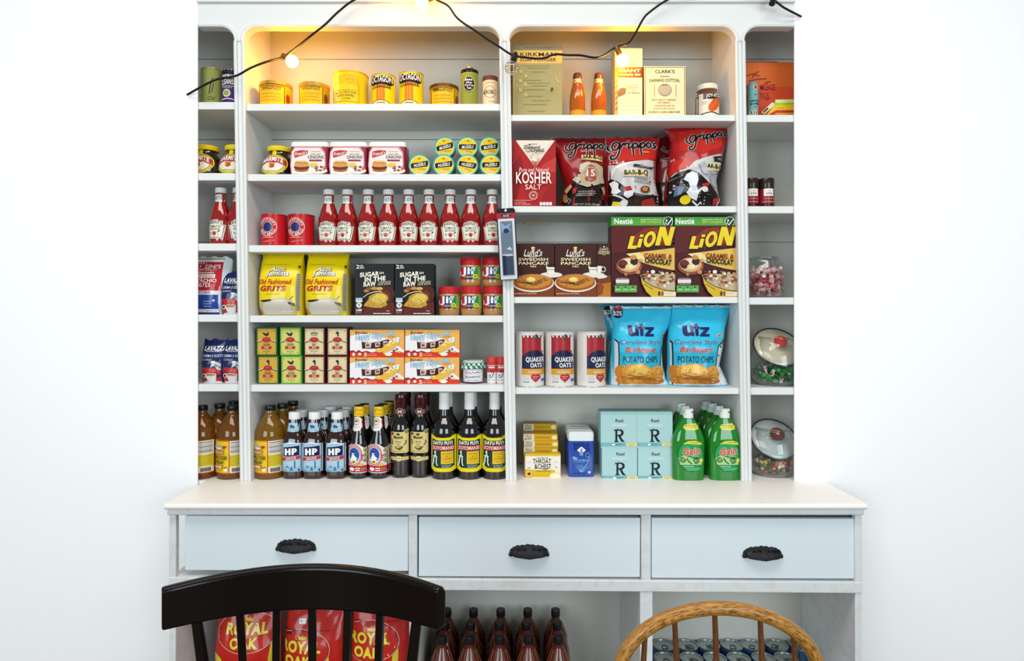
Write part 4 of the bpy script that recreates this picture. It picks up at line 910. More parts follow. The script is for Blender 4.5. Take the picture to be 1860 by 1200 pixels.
LV = [(617, 400, 440), (622, 399, 441), (660, 398.5, 441.5), (698, 399.5, 441)]
def f(a, k, out):
    zone(a, out, 668, 698, 'c3272c', 1, 1); a.poly([(400, 668), (412, 667), (425, 671), (441, 669), (441, 676), (400, 674)], 'c3272c')
    a.t('LAVAZZA', 405, 443, 629, 637, 'f2f0ec', b=.05, sh=.1); a.micro(409, 436, 638.6, 'd8dcec', 1); a.t('CREMA E GUSTO', 404, 441, 644, 648.4, 'e8eaf2', b=.01); a.t('CLASSICO', 404, 422, 651.4, 654.6, 'e8d8e0', sh=.15)
    a.ell(421, 695, 17, 3.4, 'e9e6e4', 18); a.poly([(411, 680), (431, 680), (429, 690), (425, 695), (416, 695), (413, 690)], 'edeae8'); a.ell(421, 680, 10, 3, 'd8b888', 18); a.ell(421, 680.4, 8, 2, '9a5a2a', 16); a.ring(408.5, 682, 4, 1.4, 'edeae8', n=14); a.line([(421, 680), (422, 672)], 1, '3a1c12')
    a.poly([(420, 668), (424, 656), (432, 657), (443, 664), (443, 674), (432, 671), (428, 664)], 'c9ccd2'); a.line([(428, 662), (443, 671)], 1.6, '4a4e58'); a.ell(425, 657, 4, 1.6, 'f0f0f2', 10)
lv = bag('coffee_bag', 'right dark blue coffee bag beside the left upright, second lowest row', 'bag', LV, SZ['C5'], .035, .07, '1c2a5e', f, 'dark blue coffee bags with cup', crk=.0018, seed=8, flat=.25, back=.9)
dup(lv.root, 'left dark blue coffee bag of the pair, second lowest row', 382, SZ['C5'])
dup(lv.root, 'single dark blue coffee bag in front of the nut bag', 418, SZ['C4'])

# ================================================================== bay B, top shelf
Z = SZ['B1']
def f(a, k):
    a.rect(932, 82.5, 1021, 91.5, '8f8a6a'); a.micro(952, 1004, 86.5, '6f6a4e', 1.6); a.rect(932, 91.5, 1021, 115, 'e9bd62'); a.rect(932, 115, 1021, 213, 'a8a06c'); a.rect(932, 91, 935, 213, 'b7ab74')
    a.t('KIRKMAN', 945, 1010, 95.5, 102.5, '3d2a14', b=.02); a.t('SOAP POWDER', 945, 1010, 105.5, 111.5, '3d2a14', b=.02)
    for q, v in enumerate((120, 124, 131, 146, 151, 156, 163, 175, 183, 190, 202)): a.micro(950+(q % 3)*8, 1000-(q % 4)*5, v, '8a8252', 1.1, q)
    for q, (uu, vv) in enumerate(((946, 131), (955, 139), (945, 148), (954.5, 155), (945, 165), (955, 174))): a.poly([(uu-3, vv-2.6), (uu+2, vv-3.2), (uu+3.2, vv+1.4), (uu-1.6, vv+3.2)], 'd9c776'); a.ell(uu, vv, 1.3, 1.2, 'b49a48', 6)
    a.line([(1008, 139), (1012, 148), (1016, 151)], 1.2, 'd8cc96'); a.ell(1002.5, 163, 1.8, 3, '3a3218', 8); a.line([(1003, 159), (1000, 168)], .8, '4a4022')
carton('soap_powder_box', 'large worn olive soap powder box at left of the right bay', 'box', 931, 1022, 82.5, Z, .07, .07, 'a0986a', f, rough=.6)
JUICE = mat('c8690f', .06, trans=.35, ior=1.33, coat=.8, name='orange_juice')
JB_ = [(13, 211), (14.2, 209), (14.4, 205), (14.4, 182), (13.8, 170), (12, 160), (9.4, 149), (8.6, 143), (7.2, 139)]
def f(a, k):
    u = k.u
    a.split('neck_label'); a.poly([(u-7, 139.5), (u+7, 139.5), (u+9.3, 147.5), (u-9.3, 147.5)], 'dfc890'); a.split('cap_mark'); a.ell(u, 134.6, 2, 2, '3a1a12', 8); a.split('base_label'); a.rect(u-14, 199, u+14, 209, 'd99a20')
    a.line([(u+2, 198), (u+5, 188), (u+8, 193), (u+9, 182), (u+12, 178)], 1.4, 'b8500c') if a.second else None
for i, u in enumerate((1050.5, 1089.5)):
    def g(a, k, i=i): a.second = i; f(a, k)
    bottle('juice_bottle', ('left' if i == 0 else 'right')+' small bottle of orange drink with crown cap, top shelf', 'bottle', u, Z, .05, JB_, JUICE, [(7.4, 139.6), (8, 139), (8.2, 136), (7.6, 130), (6.8, 128.6), (0, 128.4)], mat('6a3226', .35, metal=.3), g, 'orange drink bottles', cut_px=2.2)
def f(a, k):
    a.rect(1117.5, 88, 1166.5, 122, 'ead6b0'); a.rect(1117.5, 122, 1166.5, 141, '6a3a1c'); a.rect(1117.5, 141, 1166.5, 213, 'efe0c2'); a.t('GIANT', 1124, 1163, 125.4, 131, 'f6ecd4', b=.04); a.t('economy size', 1124, 1163, 133, 139, 'f6ecd4', b=.02)
    a.rect(1118, 131, 1122, 213, 'd8a850'); 
    for q in range(6): a.line([(1117.8, 150+q*10), (1121.8, 145+q*10)], 1.6, '8a5a22')
    a.poly([(1121, 170), (1124, 162), (1131, 159), (1137, 162), (1136, 170), (1128, 174), (1123, 176)], '7a6248'); a.ell(1138, 157, 4, 4.6, 'cfbb94', 12); a.micro(1145, 1158, 155.4, '6a563a', 1.2); a.micro(1143, 1160, 160, '6a563a', 1.2); a.micro(1147, 1155, 164.4, '6a563a', 1.2); a.micro(1140, 1162, 169, '4a3a22', 1.4)
    for q in range(5): a.micro(1124, 1160, 176+q*6, 'd4bf98', .9)
carton('economy_box', 'tall narrow cream and brown economy box under the lit bulb', 'box', 1117, 1167, 88, Z, .05, .09, 'e0c48e', f, rough=.6)
def f(a, k):
    a.rect(1170, 120.5, 1245.5, 213, 'efe2b4'); a.frame(1172, 122.5, 1243.5, 214, 1.2, '4a3a24'); a.t("CLARK'S", 1190, 1225, 127, 133, '2a2416', b=.03); a.micro(1199, 1216, 139, '8a7a52', 2); a.t('DARNING COTTON.', 1179, 1235, 144, 149.5, '3a301c', b=.02, arc=1)
    a.ell(1207.5, 163.5, 12.4, 11.5, 'a89c84', 24); a.ell(1207.5, 162.5, 10.6, 9.4, 'c0b498', 24); a.micro(1202, 1212, 154.8, '3a301c', 1.4); a.line([(1188.5, 154), (1188.5, 176)], 1.2, 'a8986a'); a.line([(1227.5, 154), (1227.5, 176)], 1.2, 'a8986a')
    a.t('BEST EIGHT THREAD', 1184, 1228, 180, 183, '6a5c3a'); a.t('ON REELS', 1194, 1217, 185, 188, '6a5c3a'); a.t('WARRANTED 180 YDS', 1188, 1225, 191, 193.6, '6a5c3a'); a.micro(1186, 1227, 197.6, '8a7a52', 1); a.t('GEORGE A CLARK & BROTHER', 1177, 1235, 202, 205.4, '4a3e22', b=.01)
carton('thread_box', 'cream thread box with dark border and round emblem, top shelf', 'box', 1169, 1246.5, 120, Z, .045, .06, '5a3a22', f, rough=.55)
JS = [(19, 212), (21, 209), (21.5, 204), (21.5, 172), (20.4, 167), (18, 163), (16.8, 161), (16.8, 157)]
def f(a, k):
    u = k.u
    a.rect(u-21, 168, u+21, 211, 'ece2cc'); a.rect(u-13, 168, u+19, 179, '1f1a1c'); a.rect(u-13, 168, u-7, 179, '5a4a6a'); a.t('JOY-STIX', u-8, u+19, 169.4, 177, W_, b=.05, slope=.06); a.micro(u-4, u+14, 180, '5a4a3a', .8)
    a.poly([(u-5, 195), (u-4, 190), (u+4, 180), (u+12, 176), (u+19.4, 176.5), (u+17, 189), (u+10, 199), (u+2, 202.5), (u-4, 200)], 'dc5a1e'); a.line([(u, 197), (u+12, 182)], .8, 'f08a4a'); a.micro(u-15, u-6, 184, '9a8a6a', .8); a.micro(u-15, u-7, 187.4, '9a8a6a', .8); a.line([(u-17, 206), (u, 203), (u+18, 206)], 1.6, '22303a')
bottle('pickle_jar', 'jar with cream lid and orange carrot shape on its label', 'jar', 1291.5, Z, .05, JS, mat('6a3a18', .08, coat=1.), [(17.5, 158.6), (19, 158), (19, 151), (18, 148.8), (0, 148.4)], mat('efe4d0', .4), f, cut_px=2.6)

# ------------------------------------------------------------------ bay B, second shelf
Z = SZ['B2']
def f(a, k):
    a.rect(931.5, 254.5, 1009.5, 376, 'ae1c20'); a.poly([(931.5, 300), (945, 281), (952, 309), (935, 376), (931.5, 376)], '8a1418'); a.poly([(1009.5, 285), (985, 300), (976, 316), (1009.5, 312)], 'c43a34'); a.poly([(1009.5, 330), (990, 345), (980, 376), (1009.5, 376)], '9a181c')
    a.poly([(936.5, 255), (1007.5, 255), (972, 304)], 'efe2cc'); a.poly([(972, 304), (964, 292), (979, 293)], 'd88a78')
    rr = random.Random(2)
    for q in range(50):
        v = rr.uniform(280, 302); w_ = (304-v)*.6; a.ell(971.5+rr.uniform(-w_, w_), v, .6, .6, rr.choice(['5a3a34', '8a6a5a', 'b8342c']), 5)
    a.t('Diamond', 952, 980, 265.5, 271.5, '1d1c24', b=.03); a.t('Crystal', 963.5, 987.5, 270.6, 279, '1d1c24', b=.03); a.line([(954, 266), (962, 263), (976, 263)], .8, '1d1c24'); a.line([(955, 274), (959, 278.6), (963, 274)], 1, '1d1c24'); a.ell(962, 264.6, 1.4, 1.6, '1d1c24', 6)
    a.t('Pure and Natural', 942.5, 996.5, 305.6, 313.4, 'f0e6da', sh=.25); a.t('KOSHER', 937.5, 1001, 314, 334, 'f6efe4', b=.02); a.t('SALT', 954, 983, 336, 345.2, 'f6efe4', b=.0)
    a.ring(968.5, 356, 7.4, .9, 'e9b8a8', n=20); a.ring(968.5, 356, 5.4, .7, 'e9b8a8', n=20); a.ell(968.5, 356, 2.2, 2.2, 'e9b8a8', 8)
    for q in range(12): a.ell(968.5+7.6*math.cos(q*PI/6), 356+7.6*math.sin(q*PI/6), 1, 1, 'e9b8a8', 5)
    a.micro(934, 966, 365, 'e9c0b4', .9); a.micro(934, 955, 368.6, 'e9c0b4', .9); a.t('NET WT 3 LB (48 OZ)', 934, 963, 371, 373.6, 'f0d8cc')
    for q in range(4): a.rect(980+q*5.7, 368.4, 984.8+q*5.7, 374, 'ece4e0')
carton('salt_box', 'red kosher salt box with a white triangle', 'box', 931, 1010, 254, Z, .03, .09, 'a81a1e', f)
def scriptg(a, u, v, w, sl, first=True):
    """hand-lettered black word with a pale outline; u,v: top left of the g, w: overall width"""
    s = w/96.0
    def P(pts): return [(u+x*s, v+y*s+sl*x*s) for x, y in pts]
    strokes = [[(19, 4), (13, 2), (7, 7), (5, 15), (9, 20), (15, 18), (20, 9), (22, 3), (21, 14), (18, 27), (13, 37), (6, 41), (1, 37), (3, 32), (8, 32)],
               [(-2, 8), (-4, 14), (0, 21), (6, 22)],
               [(22, 16), (28, 6), (31, 5), (31, 9), (34, 5), (39, 5)], [(38, 17), (41, 6)], [(41, 17), (47, 11), (49, 5), (48, 18), (48, 32)], [(49, 8), (54, 4), (58, 7), (57, 13), (52, 16), (48, 14)],
               [(59, 16), (63, 9), (65, 4), (64, 18), (65, 31)], [(65, 8), (70, 3), (74, 6), (73, 12), (68, 15), (64, 13)],
               [(76, 12), (80, 4), (85, 4), (87, 9), (84, 14), (79, 13), (77, 8)], [(90, 0), (91, 4)], [(98, 4), (94, 5), (94, 9), (98, 11), (95, 15), (91, 14)]]
    def smooth(p):
        o = []
        for i in range(len(p)-1):
            p0, p1, p2, p3 = p[max(i-1, 0)], p[i], p[i+1], p[min(i+2, len(p)-1)]
            for k in range(4):
                t = k/4; o.append(tuple(.5*(2*p1[c]+(p2[c]-p0[c])*t+(2*p0[c]-5*p1[c]+4*p2[c]-p3[c])*t*t+(3*p1[c]-p0[c]-3*p2[c]+p3[c])*t**3) for c in (0, 1)))
        return o+[p[-1]]
    for wd, c in ((6.2, 'd9d6d2'), (3.9, '121014')):
        for st in strokes:
            q = smooth(st); a.line(P(q), [wd*s]*len(q), c)
        a.ell(*P([(40, 0)])[0], wd*.55*s, wd*.5*s, c, 12)
def chips(kind):
    def f(a, k, out):
        u0, u1, vt = out[0][1], out[0][2], out[0][0]; B = 374
        if kind == 'left':
            zone(a, out, 331, 374, '15120f', 0, 0); zone(a, out, vt, 250, '6a1014', 0, 0)
            scriptg(a, 1032, 252, 74, .02); a.t('SINCE 1919', 1056, 1080, 268, 272.5, 'd8c8b8', slope=.1); a.poly([(1057, 279), (1096, 279.5), (1096, 290), (1057, 288.5)], 'e6cf8a'); a.t('BAR-B-Q', 1059, 1095, 279.8, 287.6, '15110d', b=.07)
            pts = [(1053, 297), (1064, 292.5), (1085, 293.5), (1098, 300), (1098, 318), (1102, 330), (1080, 338), (1066, 341), (1052, 336), (1038, 326), (1050, 316)]
            a.poly(pts, '15110d'); a.poly([(p[0]*.95+1073*.05, p[1]*.94+317*.06) for p in pts], 'e3d6c2'); a.poly([(p[0]*.91+1073*.09, p[1]*.9+317*.1) for p in pts], 'c0aa8c')
            a.ell(1073, 314, 10, 10, 'b0544a', 16); a.t('15', 1066, 1080, 308, 320, 'f0dcc8', b=.05, out=(.05, '8a2420')); a.poly([(1062, 322), (1084, 320), (1082, 327), (1073, 331), (1063, 328)], 'a23a34'); a.ring(1073, 313.5, 13, 1.2, 'a86a4a'); a.poly([(1066, 301), (1073, 297.5), (1081, 301), (1073, 303)], 'a86a4a')
            a.micro(1050, 1082, 348, 'c9b8a4', 1.2); a.micro(1050, 1082, 351.6, 'c9b8a4', 1.2); a.micro(1052, 1078, 355.2, 'c9b8a4', 1.2); a.t('NET WT. 8 OZ. (226.8g)', 1044, 1090, 368.5, 372.2, 'e0d4c4')
            a.poly([(1027, 342), (1037, 333), (1040, 338), (1030, 350)], 'c9a06a'); a.poly([(1040, 342), (1048, 340), (1046, 350), (1040, 352)], 'b02a2a'); a.ell(1028, 358, 4, 8, '9a6a3a', 10); a.line([(1033, 368), (1038, 362), (1034, 359), (1030, 366)], .8, 'd8c8b0'); a.poly([(1093, 340), (1099, 336), (1102, 346), (1098, 354)], 'b08a5a')
        else:
            dx = {'mid': 0, 'right': 110}[kind]
            if kind == 'mid':
                zone(a, out, 288, 374, 'c9c6c4'); a.poly([(1103, 294), (1120, 298), (1145, 293), (1206, 282), (1206, 250), (1103, 250)], 'a91a1e'); a.poly([(1124, 256), (1190, 262), (1206, 275), (1206, 284), (1160, 290), (1124, 290)], 'c32a1e')
                a.poly([(1112, 322), (1114, 306), (1126, 296), (1146, 292), (1163, 290), (1140, 298), (1120, 304)], 'e8e6e6')
                a.poly([(1104, 327), (1112, 322), (1122, 328), (1136, 340), (1146, 350), (1166, 354), (1206, 352), (1206, 374), (1104, 374)], '15120f'); a.poly([(1136, 354), (1152, 350), (1180, 356), (1178, 374), (1132, 374)], '2f2119')
                scriptg(a, 1111, 250, 84, .0); a.rect(1170, 271, 1182, 274, 'e08a3a'); a.poly([(1152, 297), (1184, 302), (1192, 300), (1186, 306), (1150, 302)], '1c1814'); a.t('HALF POUND', 1163, 1180, 300, 303, 'dcd4c8', b=.02, slope=-.1)
                a.rect(1132, 308, 1179, 320.5, 'e3cf96'); a.t('BAR-B-Q', 1134, 1177, 309, 319.4, '17120d', b=.07); a.t('FLAVORED', 1152, 1178, 322.6, 327, '3a342c', b=.01, slope=-.1); a.t('POTATO CHIPS', 1152, 1182, 329, 333.4, '3a342c', b=.01, slope=-.1); a.ell(1172, 344, 9, 7, '7a3a22', 14); a.ell(1171, 343, 6, 4, 'c58a52', 12)
                for q in range(3): a.line([(1164+q*5, 349), (1169+q*5, 338)], .8, '3a1a10')
                a.poly([(1109, 330), (1117, 327), (1124, 333), (1123, 341), (1128, 348), (1120, 352), (1112, 349), (1113, 341)], 'e6e4e6'); a.poly([(1135, 344), (1144, 341), (1151, 346), (1148, 356), (1140, 360), (1132, 355)], 'dedce0'); a.line([(1114, 352), (1128, 358), (1140, 366)], 3, 'd8d6d8')
                a.poly([(1131, 341), (1144, 338), (1148, 346), (1134, 348)], 'b32a2c'); a.poly([(1115, 364), (1128, 366), (1128, 374), (1113, 374)], 'e6c43a'); a.poly([(1166, 364), (1186, 358), (1196, 372), (1166, 374)], '9a2224'); a.ell(1134, 368, 7, 6, 'dcdad8', 10)
            else:
                zone(a, out, 273, 374, 'c9c8c8'); a.poly([(1210, 234), (1340, 222), (1340, 260), (1321, 273), (1290, 282), (1264, 291), (1250, 304), (1222, 316), (1218, 300), (1222, 260)], 'ad1c1f'); a.poly([(1240, 232), (1290, 224), (1330, 230), (1316, 262), (1282, 274), (1240, 270)], 'c2281e'); a.poly([(1220, 316), (1226, 290), (1250, 286), (1258, 296)], 'c8281f')
                a.poly([(1219, 322), (1234, 311), (1252, 308), (1270, 314), (1290, 331), (1308, 349), (1318, 368), (1320, 374), (1214, 374)], '15120f'); a.line([(1220, 325), (1240, 318), (1256, 314)], 2.4, '6a625c')
                scriptg(a, 1254, 240, 72, -.16); a.poly([(1297, 283), (1322, 278), (1324, 290), (1298, 292), (1300, 287)], '17130f'); a.t('HALF POUND', 1307, 1323, 284, 287, 'dcd4c8', b=.02)
                a.poly([(1276, 297), (1316, 292), (1314, 306), (1279, 311)], 'e9d9a6'); a.t('BAR-B-Q', 1279, 1318, 297, 306, '17120d', b=.07, slope=.03); a.t('FLAVORED', 1291, 1313, 313, 317, '4a463e', b=.01)
                a.poly([(1241, 326), (1246, 317), (1256, 312), (1266, 315), (1268, 326), (1264, 338), (1268, 350), (1266, 364), (1256, 360), (1246, 350), (1252, 340), (1250, 331)], 'e9e9ed'); a.poly([(1252, 338), (1262, 336), (1264, 346), (1254, 348)], 'c9c9d2'); a.line([(1263, 352), (1272, 344), (1278, 340)], 4, 'e6e6ea'); a.line([(1258, 364), (1268, 372), (1274, 366)], 3, 'e6e6ea')
                a.ell(1246, 362, 9.4, 8, 'ecd022', 18); a.poly([(1273, 335), (1287, 331), (1288, 337), (1276, 340)], 'c22a2c'); a.ell(1280, 344, 6, 5, 'e6e2de', 10); a.poly([(1297, 360), (1308, 356), (1313, 366), (1298, 371)], 'a82428'); a.poly([(1228, 336), (1244, 340), (1238, 352), (1226, 356)], '5a6a8a'); a.line([(1305, 374), (1314, 356)], 1.4, 'd8d6d6')
                a.poly([(1290, 318), (1308, 314), (1306, 342), (1294, 334)], 'a6a8ac')
                a.poly([(1268, 297), (1280, 292), (1288, 318), (1276, 314)], 'aeb0b4')
    return f
REDB = '9c171b'
bag('chip_bag', 'leftmost red chip bag with pale shield, next to the salt box', 'bag', [(243, 1001.5, 1104), (249, 1003, 1104), (262, 1009, 1104), (290, 1016, 1103), (318, 1024, 1102), (332, 1030, 1103), (352, 1024, 1106), (374, 1016, 1107)], Z, .035, .1, '96171b', chips('left'), 'red chip bags', crk=.005, seed=1)
bag('chip_bag', 'middle red chip bag with white dome and lettered label', 'bag', [(241, 1104, 1206), (247, 1106, 1205), (262, 1106, 1203), (290, 1105, 1198), (325, 1106, 1197), (350, 1106, 1203), (374, 1108, 1207)], Z, .03, .1, REDB, chips('mid'), 'red chip bags', crk=.005, seed=11)
def f(a, k, out):
    zone(a, out, 330, 374, '1a1512'); a.line([(1211, 262), (1206, 268), (1216, 274), (1222, 268), (1221, 282), (1214, 289), (1207, 287)], 5, 'd8d4d2'); a.line([(1211, 262), (1206, 268), (1216, 274), (1222, 268), (1221, 282), (1214, 289), (1207, 287)], 3, '121014')
    a.poly([(1204, 330), (1208, 310), (1218, 296), (1222, 332)], 'cfc6b8'); a.poly([(1200, 336), (1220, 332), (1220, 350), (1200, 350)], '15110d'); a.ell(1209, 342, 5, 6, 'd0b494', 12); a.ell(1211, 360, 7, 8, 'c9c4c0', 12)
bag('chip_bag', 'dark red chip bag tucked behind the two right ones', 'bag', [(243, 1180, 1262), (250, 1182, 1260), (300, 1190, 1256), (374, 1186, 1262)], Z, .12, .08, '6e1116', f, 'red chip bags', crk=.004, seed=4)
bag('chip_bag', 'tall rightmost red chip bag leaning by the right upright', 'bag', [(219, 1213, 1336), (222, 1215, 1336), (234, 1222, 1335), (250, 1227, 1333), (270, 1225, 1326), (300, 1220, 1318), (325, 1217, 1310), (350, 1214, 1316), (374, 1214, 1322)], Z, .025, .11, REDB, chips('right'), 'red chip bags', crk=.006, seed=23)

# ------------------------------------------------------------------ bay B, third shelf
Z = SZ['B3']
def f(a, k):
    a.rect(1008.3, 442.5, 1083.7, 541, '3f1a14'); a.rect(1008.3, 523, 1083.7, 541, '9a4a1e'); a.poly([(1008.3, 512), (1083.7, 500), (1083.7, 541), (1008.3, 541)], '7a3a1a')
    a.ell(1045, 450, 3.6, 2, 'e8d0a0', 10); a.ell(1045, 454.5, 3, 3.4, 'd9bd84', 10); a.t('Lund’s', 1028, 1062, 453, 465, 'f2ead8', sh=.35, b=.01); a.line([(1029, 465), (1046, 466.4), (1058, 464.4)], .9, 'f2ead8')
    a.t('SWEDISH', 1019, 1072, 468.4, 473.4, 'f0dfae', b=.03); a.t('PANCAKE', 1019, 1073, 475.4, 480.6, 'f0dfae', b=.03); a.t('MIX', 1040, 1051, 482.4, 485.4, 'f0dfae', b=.03)
    a.ell(1078, 499, 20, 5, 'e9e0d4', 24); a.poly([(1068.5, 482), (1083.7, 482), (1083.7, 498), (1073, 498), (1070, 492)], 'efe8dc'); a.poly([(1069.5, 482), (1072, 480), (1083.7, 479.6), (1083.7, 485), (1072, 485)], '2a1610'); a.micro(1070, 1083, 489.6, '8a6a3a', 1.4)
    a.ell(1045, 514, 38, 16.5, 'e9dfcc', 36); a.ell(1045, 512.6, 36, 15, 'a5551c', 34); a.ell(1046, 511, 32, 12.6, 'c9852f', 32)
    for q in range(5): a.line([(1012+q*7, 508+q*1.5), (1022+q*7, 514+q*.8), (1034+q*7, 514-q*.6)], 1.2, '7a3a14'); a.line([(1058-q*2, 512), (1066-q*2, 504+q), (1072-q*2, 510)], 1, '8a4a18')
    rr = random.Random(8)
    for q in range(40): a.ell(1046+rr.uniform(-28, 28), 511+rr.uniform(-9, 8), rr.uniform(.8, 2.4), .8, rr.choice(['b06a22', 'd9a04a', '8a4416', 'e0b460']), 6)
    a.ell(1041, 508, 9, 4.6, 'e6bf52', 16); a.ell(1041, 507, 6.6, 3, 'f2d984', 14); a.t('ingredients for pancakes', 1010, 1051, 531.6, 535, 'f0d8b0', sh=.1)
k = carton('pancake_box', 'right front-facing brown pancake mix box with plate and cup', 'box', 1008, 1084, 442, Z, .03, .05, '3a1712', f, 'brown pancake mix boxes')
dup(k.root, 'left brown pancake mix box, half behind the hanging comb card', 969.2, Z)
def f(a, k):
    a.rect(1084.6, 442.5, 1109.6, 541, '3d1813'); a.rect(1084.6, 505, 1109.6, 541, 'b8741e'); a.poly([(1084.6, 516), (1092, 514), (1097, 520), (1094, 534), (1084.6, 538)], '8a451a'); a.poly([(1084.6, 500), (1109.6, 500), (1109.6, 512), (1096, 515), (1084.6, 514)], '7a3a16')
    a.ell(1097, 448, 1.8, 1.4, 'e8d0a0', 8); a.t('Lund’s', 1089, 1105, 449, 454.4, 'efe6d2', sh=.35); a.t('SWEDISH', 1087, 1107, 455.6, 458.4, 'efdca8', b=.02); a.t('PANCAKE', 1087, 1107, 458.8, 461.4, 'efdca8', b=.02); a.t('MIX', 1094, 1100, 461.8, 463.4, 'efdca8')
    a.poly([(1084.6, 483), (1093, 483), (1092, 493), (1089, 499), (1084.6, 500)], 'efe8dc'); a.ring(1095.6, 489, 4.6, 1.3, 'efe8dc', rv=5); a.ell(1084.8, 502, 18, 4, 'e9e0d4', 20, -90, 90)
carton('pancake_box', 'pancake mix box turned to show its narrow side, beside the cereal', 'box', 1084.4, 1109.8, 442, Z, .03, .10, '3a1712', f, 'brown pancake mix boxes')
def f(a, k):
    L = 1110.5
    a.rect(L, 409, 1225, 542, '471318'); a.rect(L, 394.5, 1225, 409.5, '4fa53a'); a.rect(L, 394.5, 1225, 396, '7ac05a'); a.t('Nestlé', 1116, 1149, 397, 406.5, 'f4f8f0', b=.03)
    a.t('GARANTIE AVEC DU', 1163, 1201, 397.6, 400, 'eaf4e0', b=.02); a.t('Blé complet', 1164, 1201, 400.6, 406.4, 'e6dc4a', sh=.2); a.ell(1213.5, 402.5, 9, 9, 'f0f4ee', 22); a.ell(1213.5, 402.5, 8, 8, '1d4030', 22); a.line([(1208, 404), (1212, 408.4), (1221, 396.5)], 2, W_); a.ell(1210.5, 400.5, 1.6, 2.6, 'dce8d8', 8)
    a.poly([(L, 409.5), (1225, 409.5), (1225, 444), (L, 462)], '5a1a18'); a.poly([(1150, 430), (1170, 415), (1200, 412), (1222, 418), (1224, 440), (1180, 448), (1150, 452)], '8a2e1a'); a.poly([(1166, 430), (1184, 419), (1204, 418), (1206, 438), (1176, 442)], 'a8481e')
    a.poly([(1137, 461), (1225, 450), (1225, 491), (1202, 487), (1180, 481), (1160, 474), (1148, 468)], 'e2bb55'); a.poly([(1137, 461), (1160, 458.5), (1170, 466), (1176, 480), (1160, 474), (1148, 468)], 'efdb9a')
    def slab(x0, x1, y0, y1, pts, dx, dy, g, c):
        # one heavy slanted letter on a unit square, grown by g
        a.poly([(x0+(x1-x0)*p+(y1-y0)*.26*q+dx+(g if p > .5 else -g), y1-(y1-y0)*q+dy+(-g if q > .5 else g)) for p, q in pts], c)
    LETT = [(1139, 1155, 429, 452, [[(0, 0), (1, 0), (1, .26), (.46, .26), (.46, 1), (0, 1)]]), (1156, 1163, 426, 449.5, [[(0, 0), (1, 0), (1, .68), (0, .68)], [(0, .8), (1, .8), (1, 1), (0, 1)]]),
            (1189, 1217, 412, 446, [[(0, 0), (.3, 0), (.3, .52), (.66, 0), (1, 0), (1, 1), (.7, 1), (.7, .46), (.36, 1), (0, 1)]])]
    for dx, dy, g, c in ((1.6, 2, 1.3, '3a0e0a'), (0, 0, 1.3, '2a0c08'), (0, 0, 0, 'ecd32a')):
        for x0, x1, y0, y1, ps in LETT:
            for p in ps: slab(x0, x1, y0, y1, p, dx, dy, g, c)
        O = [(1179.5+10.5*math.cos(t)+14*.26*math.sin(t)+dx, 434.5-14.5*math.sin(t)+dy) for t in [q*PI/14 for q in range(28)]]
        a.poly([(x+(x-1179.5-dx)*g/11, y+(y-434.5-dy)*g/14) for x, y in O], c)
    a.poly([(1179.5+4.6*math.cos(t)+8*.26*math.sin(t), 434.5-8*math.sin(t)) for t in [q*PI/12 for q in range(24)]], '2a0c08'); a.poly([(1180.3+3.6*math.cos(t)+8*.26*math.sin(t), 435.2-7*math.sin(t)) for t in [q*PI/12 for q in range(24)]], '8a2e1a')
    a.t('CARAMEL &', 1170, 1219, 461, 469, '8f3418', b=.05, sh=.2, slope=-.04); a.t('CHOCOLAT', 1171, 1219, 470, 479.5, '2a120c', b=.06, sh=.2, slope=-.1)
    a.ell(1142, 483, 24, 16, '8a4a2a', 24); a.ell(1142, 481, 20, 13, 'd8a27a', 24); a.ell(1141, 480, 15, 10, 'f0dcc0', 22); a.ell(1131, 480, 8.6, 8, '4a1c14', 16); a.ell(1131, 477.6, 6.4, 4, '6e2e1e', 12); a.ell(1151, 475, 7, 7, '3f1812', 14); a.ell(1150, 467.5, 5.6, 4.4, 'c98c44', 12); a.ell(1143, 485, 8, 6, 'e9cf8c', 14); a.ell(1145, 484, 5, 3.4, 'f4e4b4', 12); a.ell(1158, 494, 4.6, 4, 'c98a3e', 10); a.ell(1136, 498, 3.4, 3.4, 'b8743a', 10); a.ell(1163, 473, 4, 3, 'd9a450', 10)
    a.poly([(1161, 500), (1170, 497), (1225, 498), (1225, 528), (1206, 526), (1184, 519), (1168, 510)], 'c9b190')
    rr = random.Random(12)
    for q in range(46):
        x = rr.uniform(1166, 1223); y = rr.uniform(493, 524)
        if y > 502+(x-1163)*.42+3: continue
        a.ell(x, y, rr.uniform(2.2, 4.2), rr.uniform(1.8, 3.2), rr.choice(['e6d4ae', '5a3424', 'c9a06a', 'f0e4cc', '8a5a3a', 'd9b88a', 'b8562a']), 8)
    a.ell(1184, 494, 4, 3.4, 'f2ece0', 10); a.poly([(1162, 500), (1168, 510), (1184, 519.6), (1206, 526.4), (1225, 529), (1225, 541), (1184, 541), (1172, 530), (1164, 514)], 'd9b42c'); a.line([(1162, 500), (1168, 511), (1184, 520.4), (1206, 527.2), (1225, 530)], 1.2, '3a2a10'); a.line([(1168, 516), (1184, 526)], 1, '5a4418')
    a.rect(1117, 507.5, 1141, 514.5, 'e6dcd8'); a.micro(1118, 1140, 516.4, 'd8c4bc', .9); a.micro(1119, 1139, 505.6, 'd8c4bc', .8); a.rect(1115, 518.5, 1155, 531, '5aa84a')
    for q in range(3): a.ell(1121+q*13.4, 521.5, 2, 1.4, '22502a', 8); a.micro(1117+q*13, 1126+q*13.4, 526, 'dcecd0', 1.4)
    a.rect(1203, 530, 1225, 537.6, 'efe4c8'); a.rect(1193.5, 529.6, 1197, 536.8, '2a2a6a'); a.rect(1199.5, 529.6, 1202.4, 536.8, 'b8302c'); a.micro(1205, 1221, 533, 'a8946a', .9)
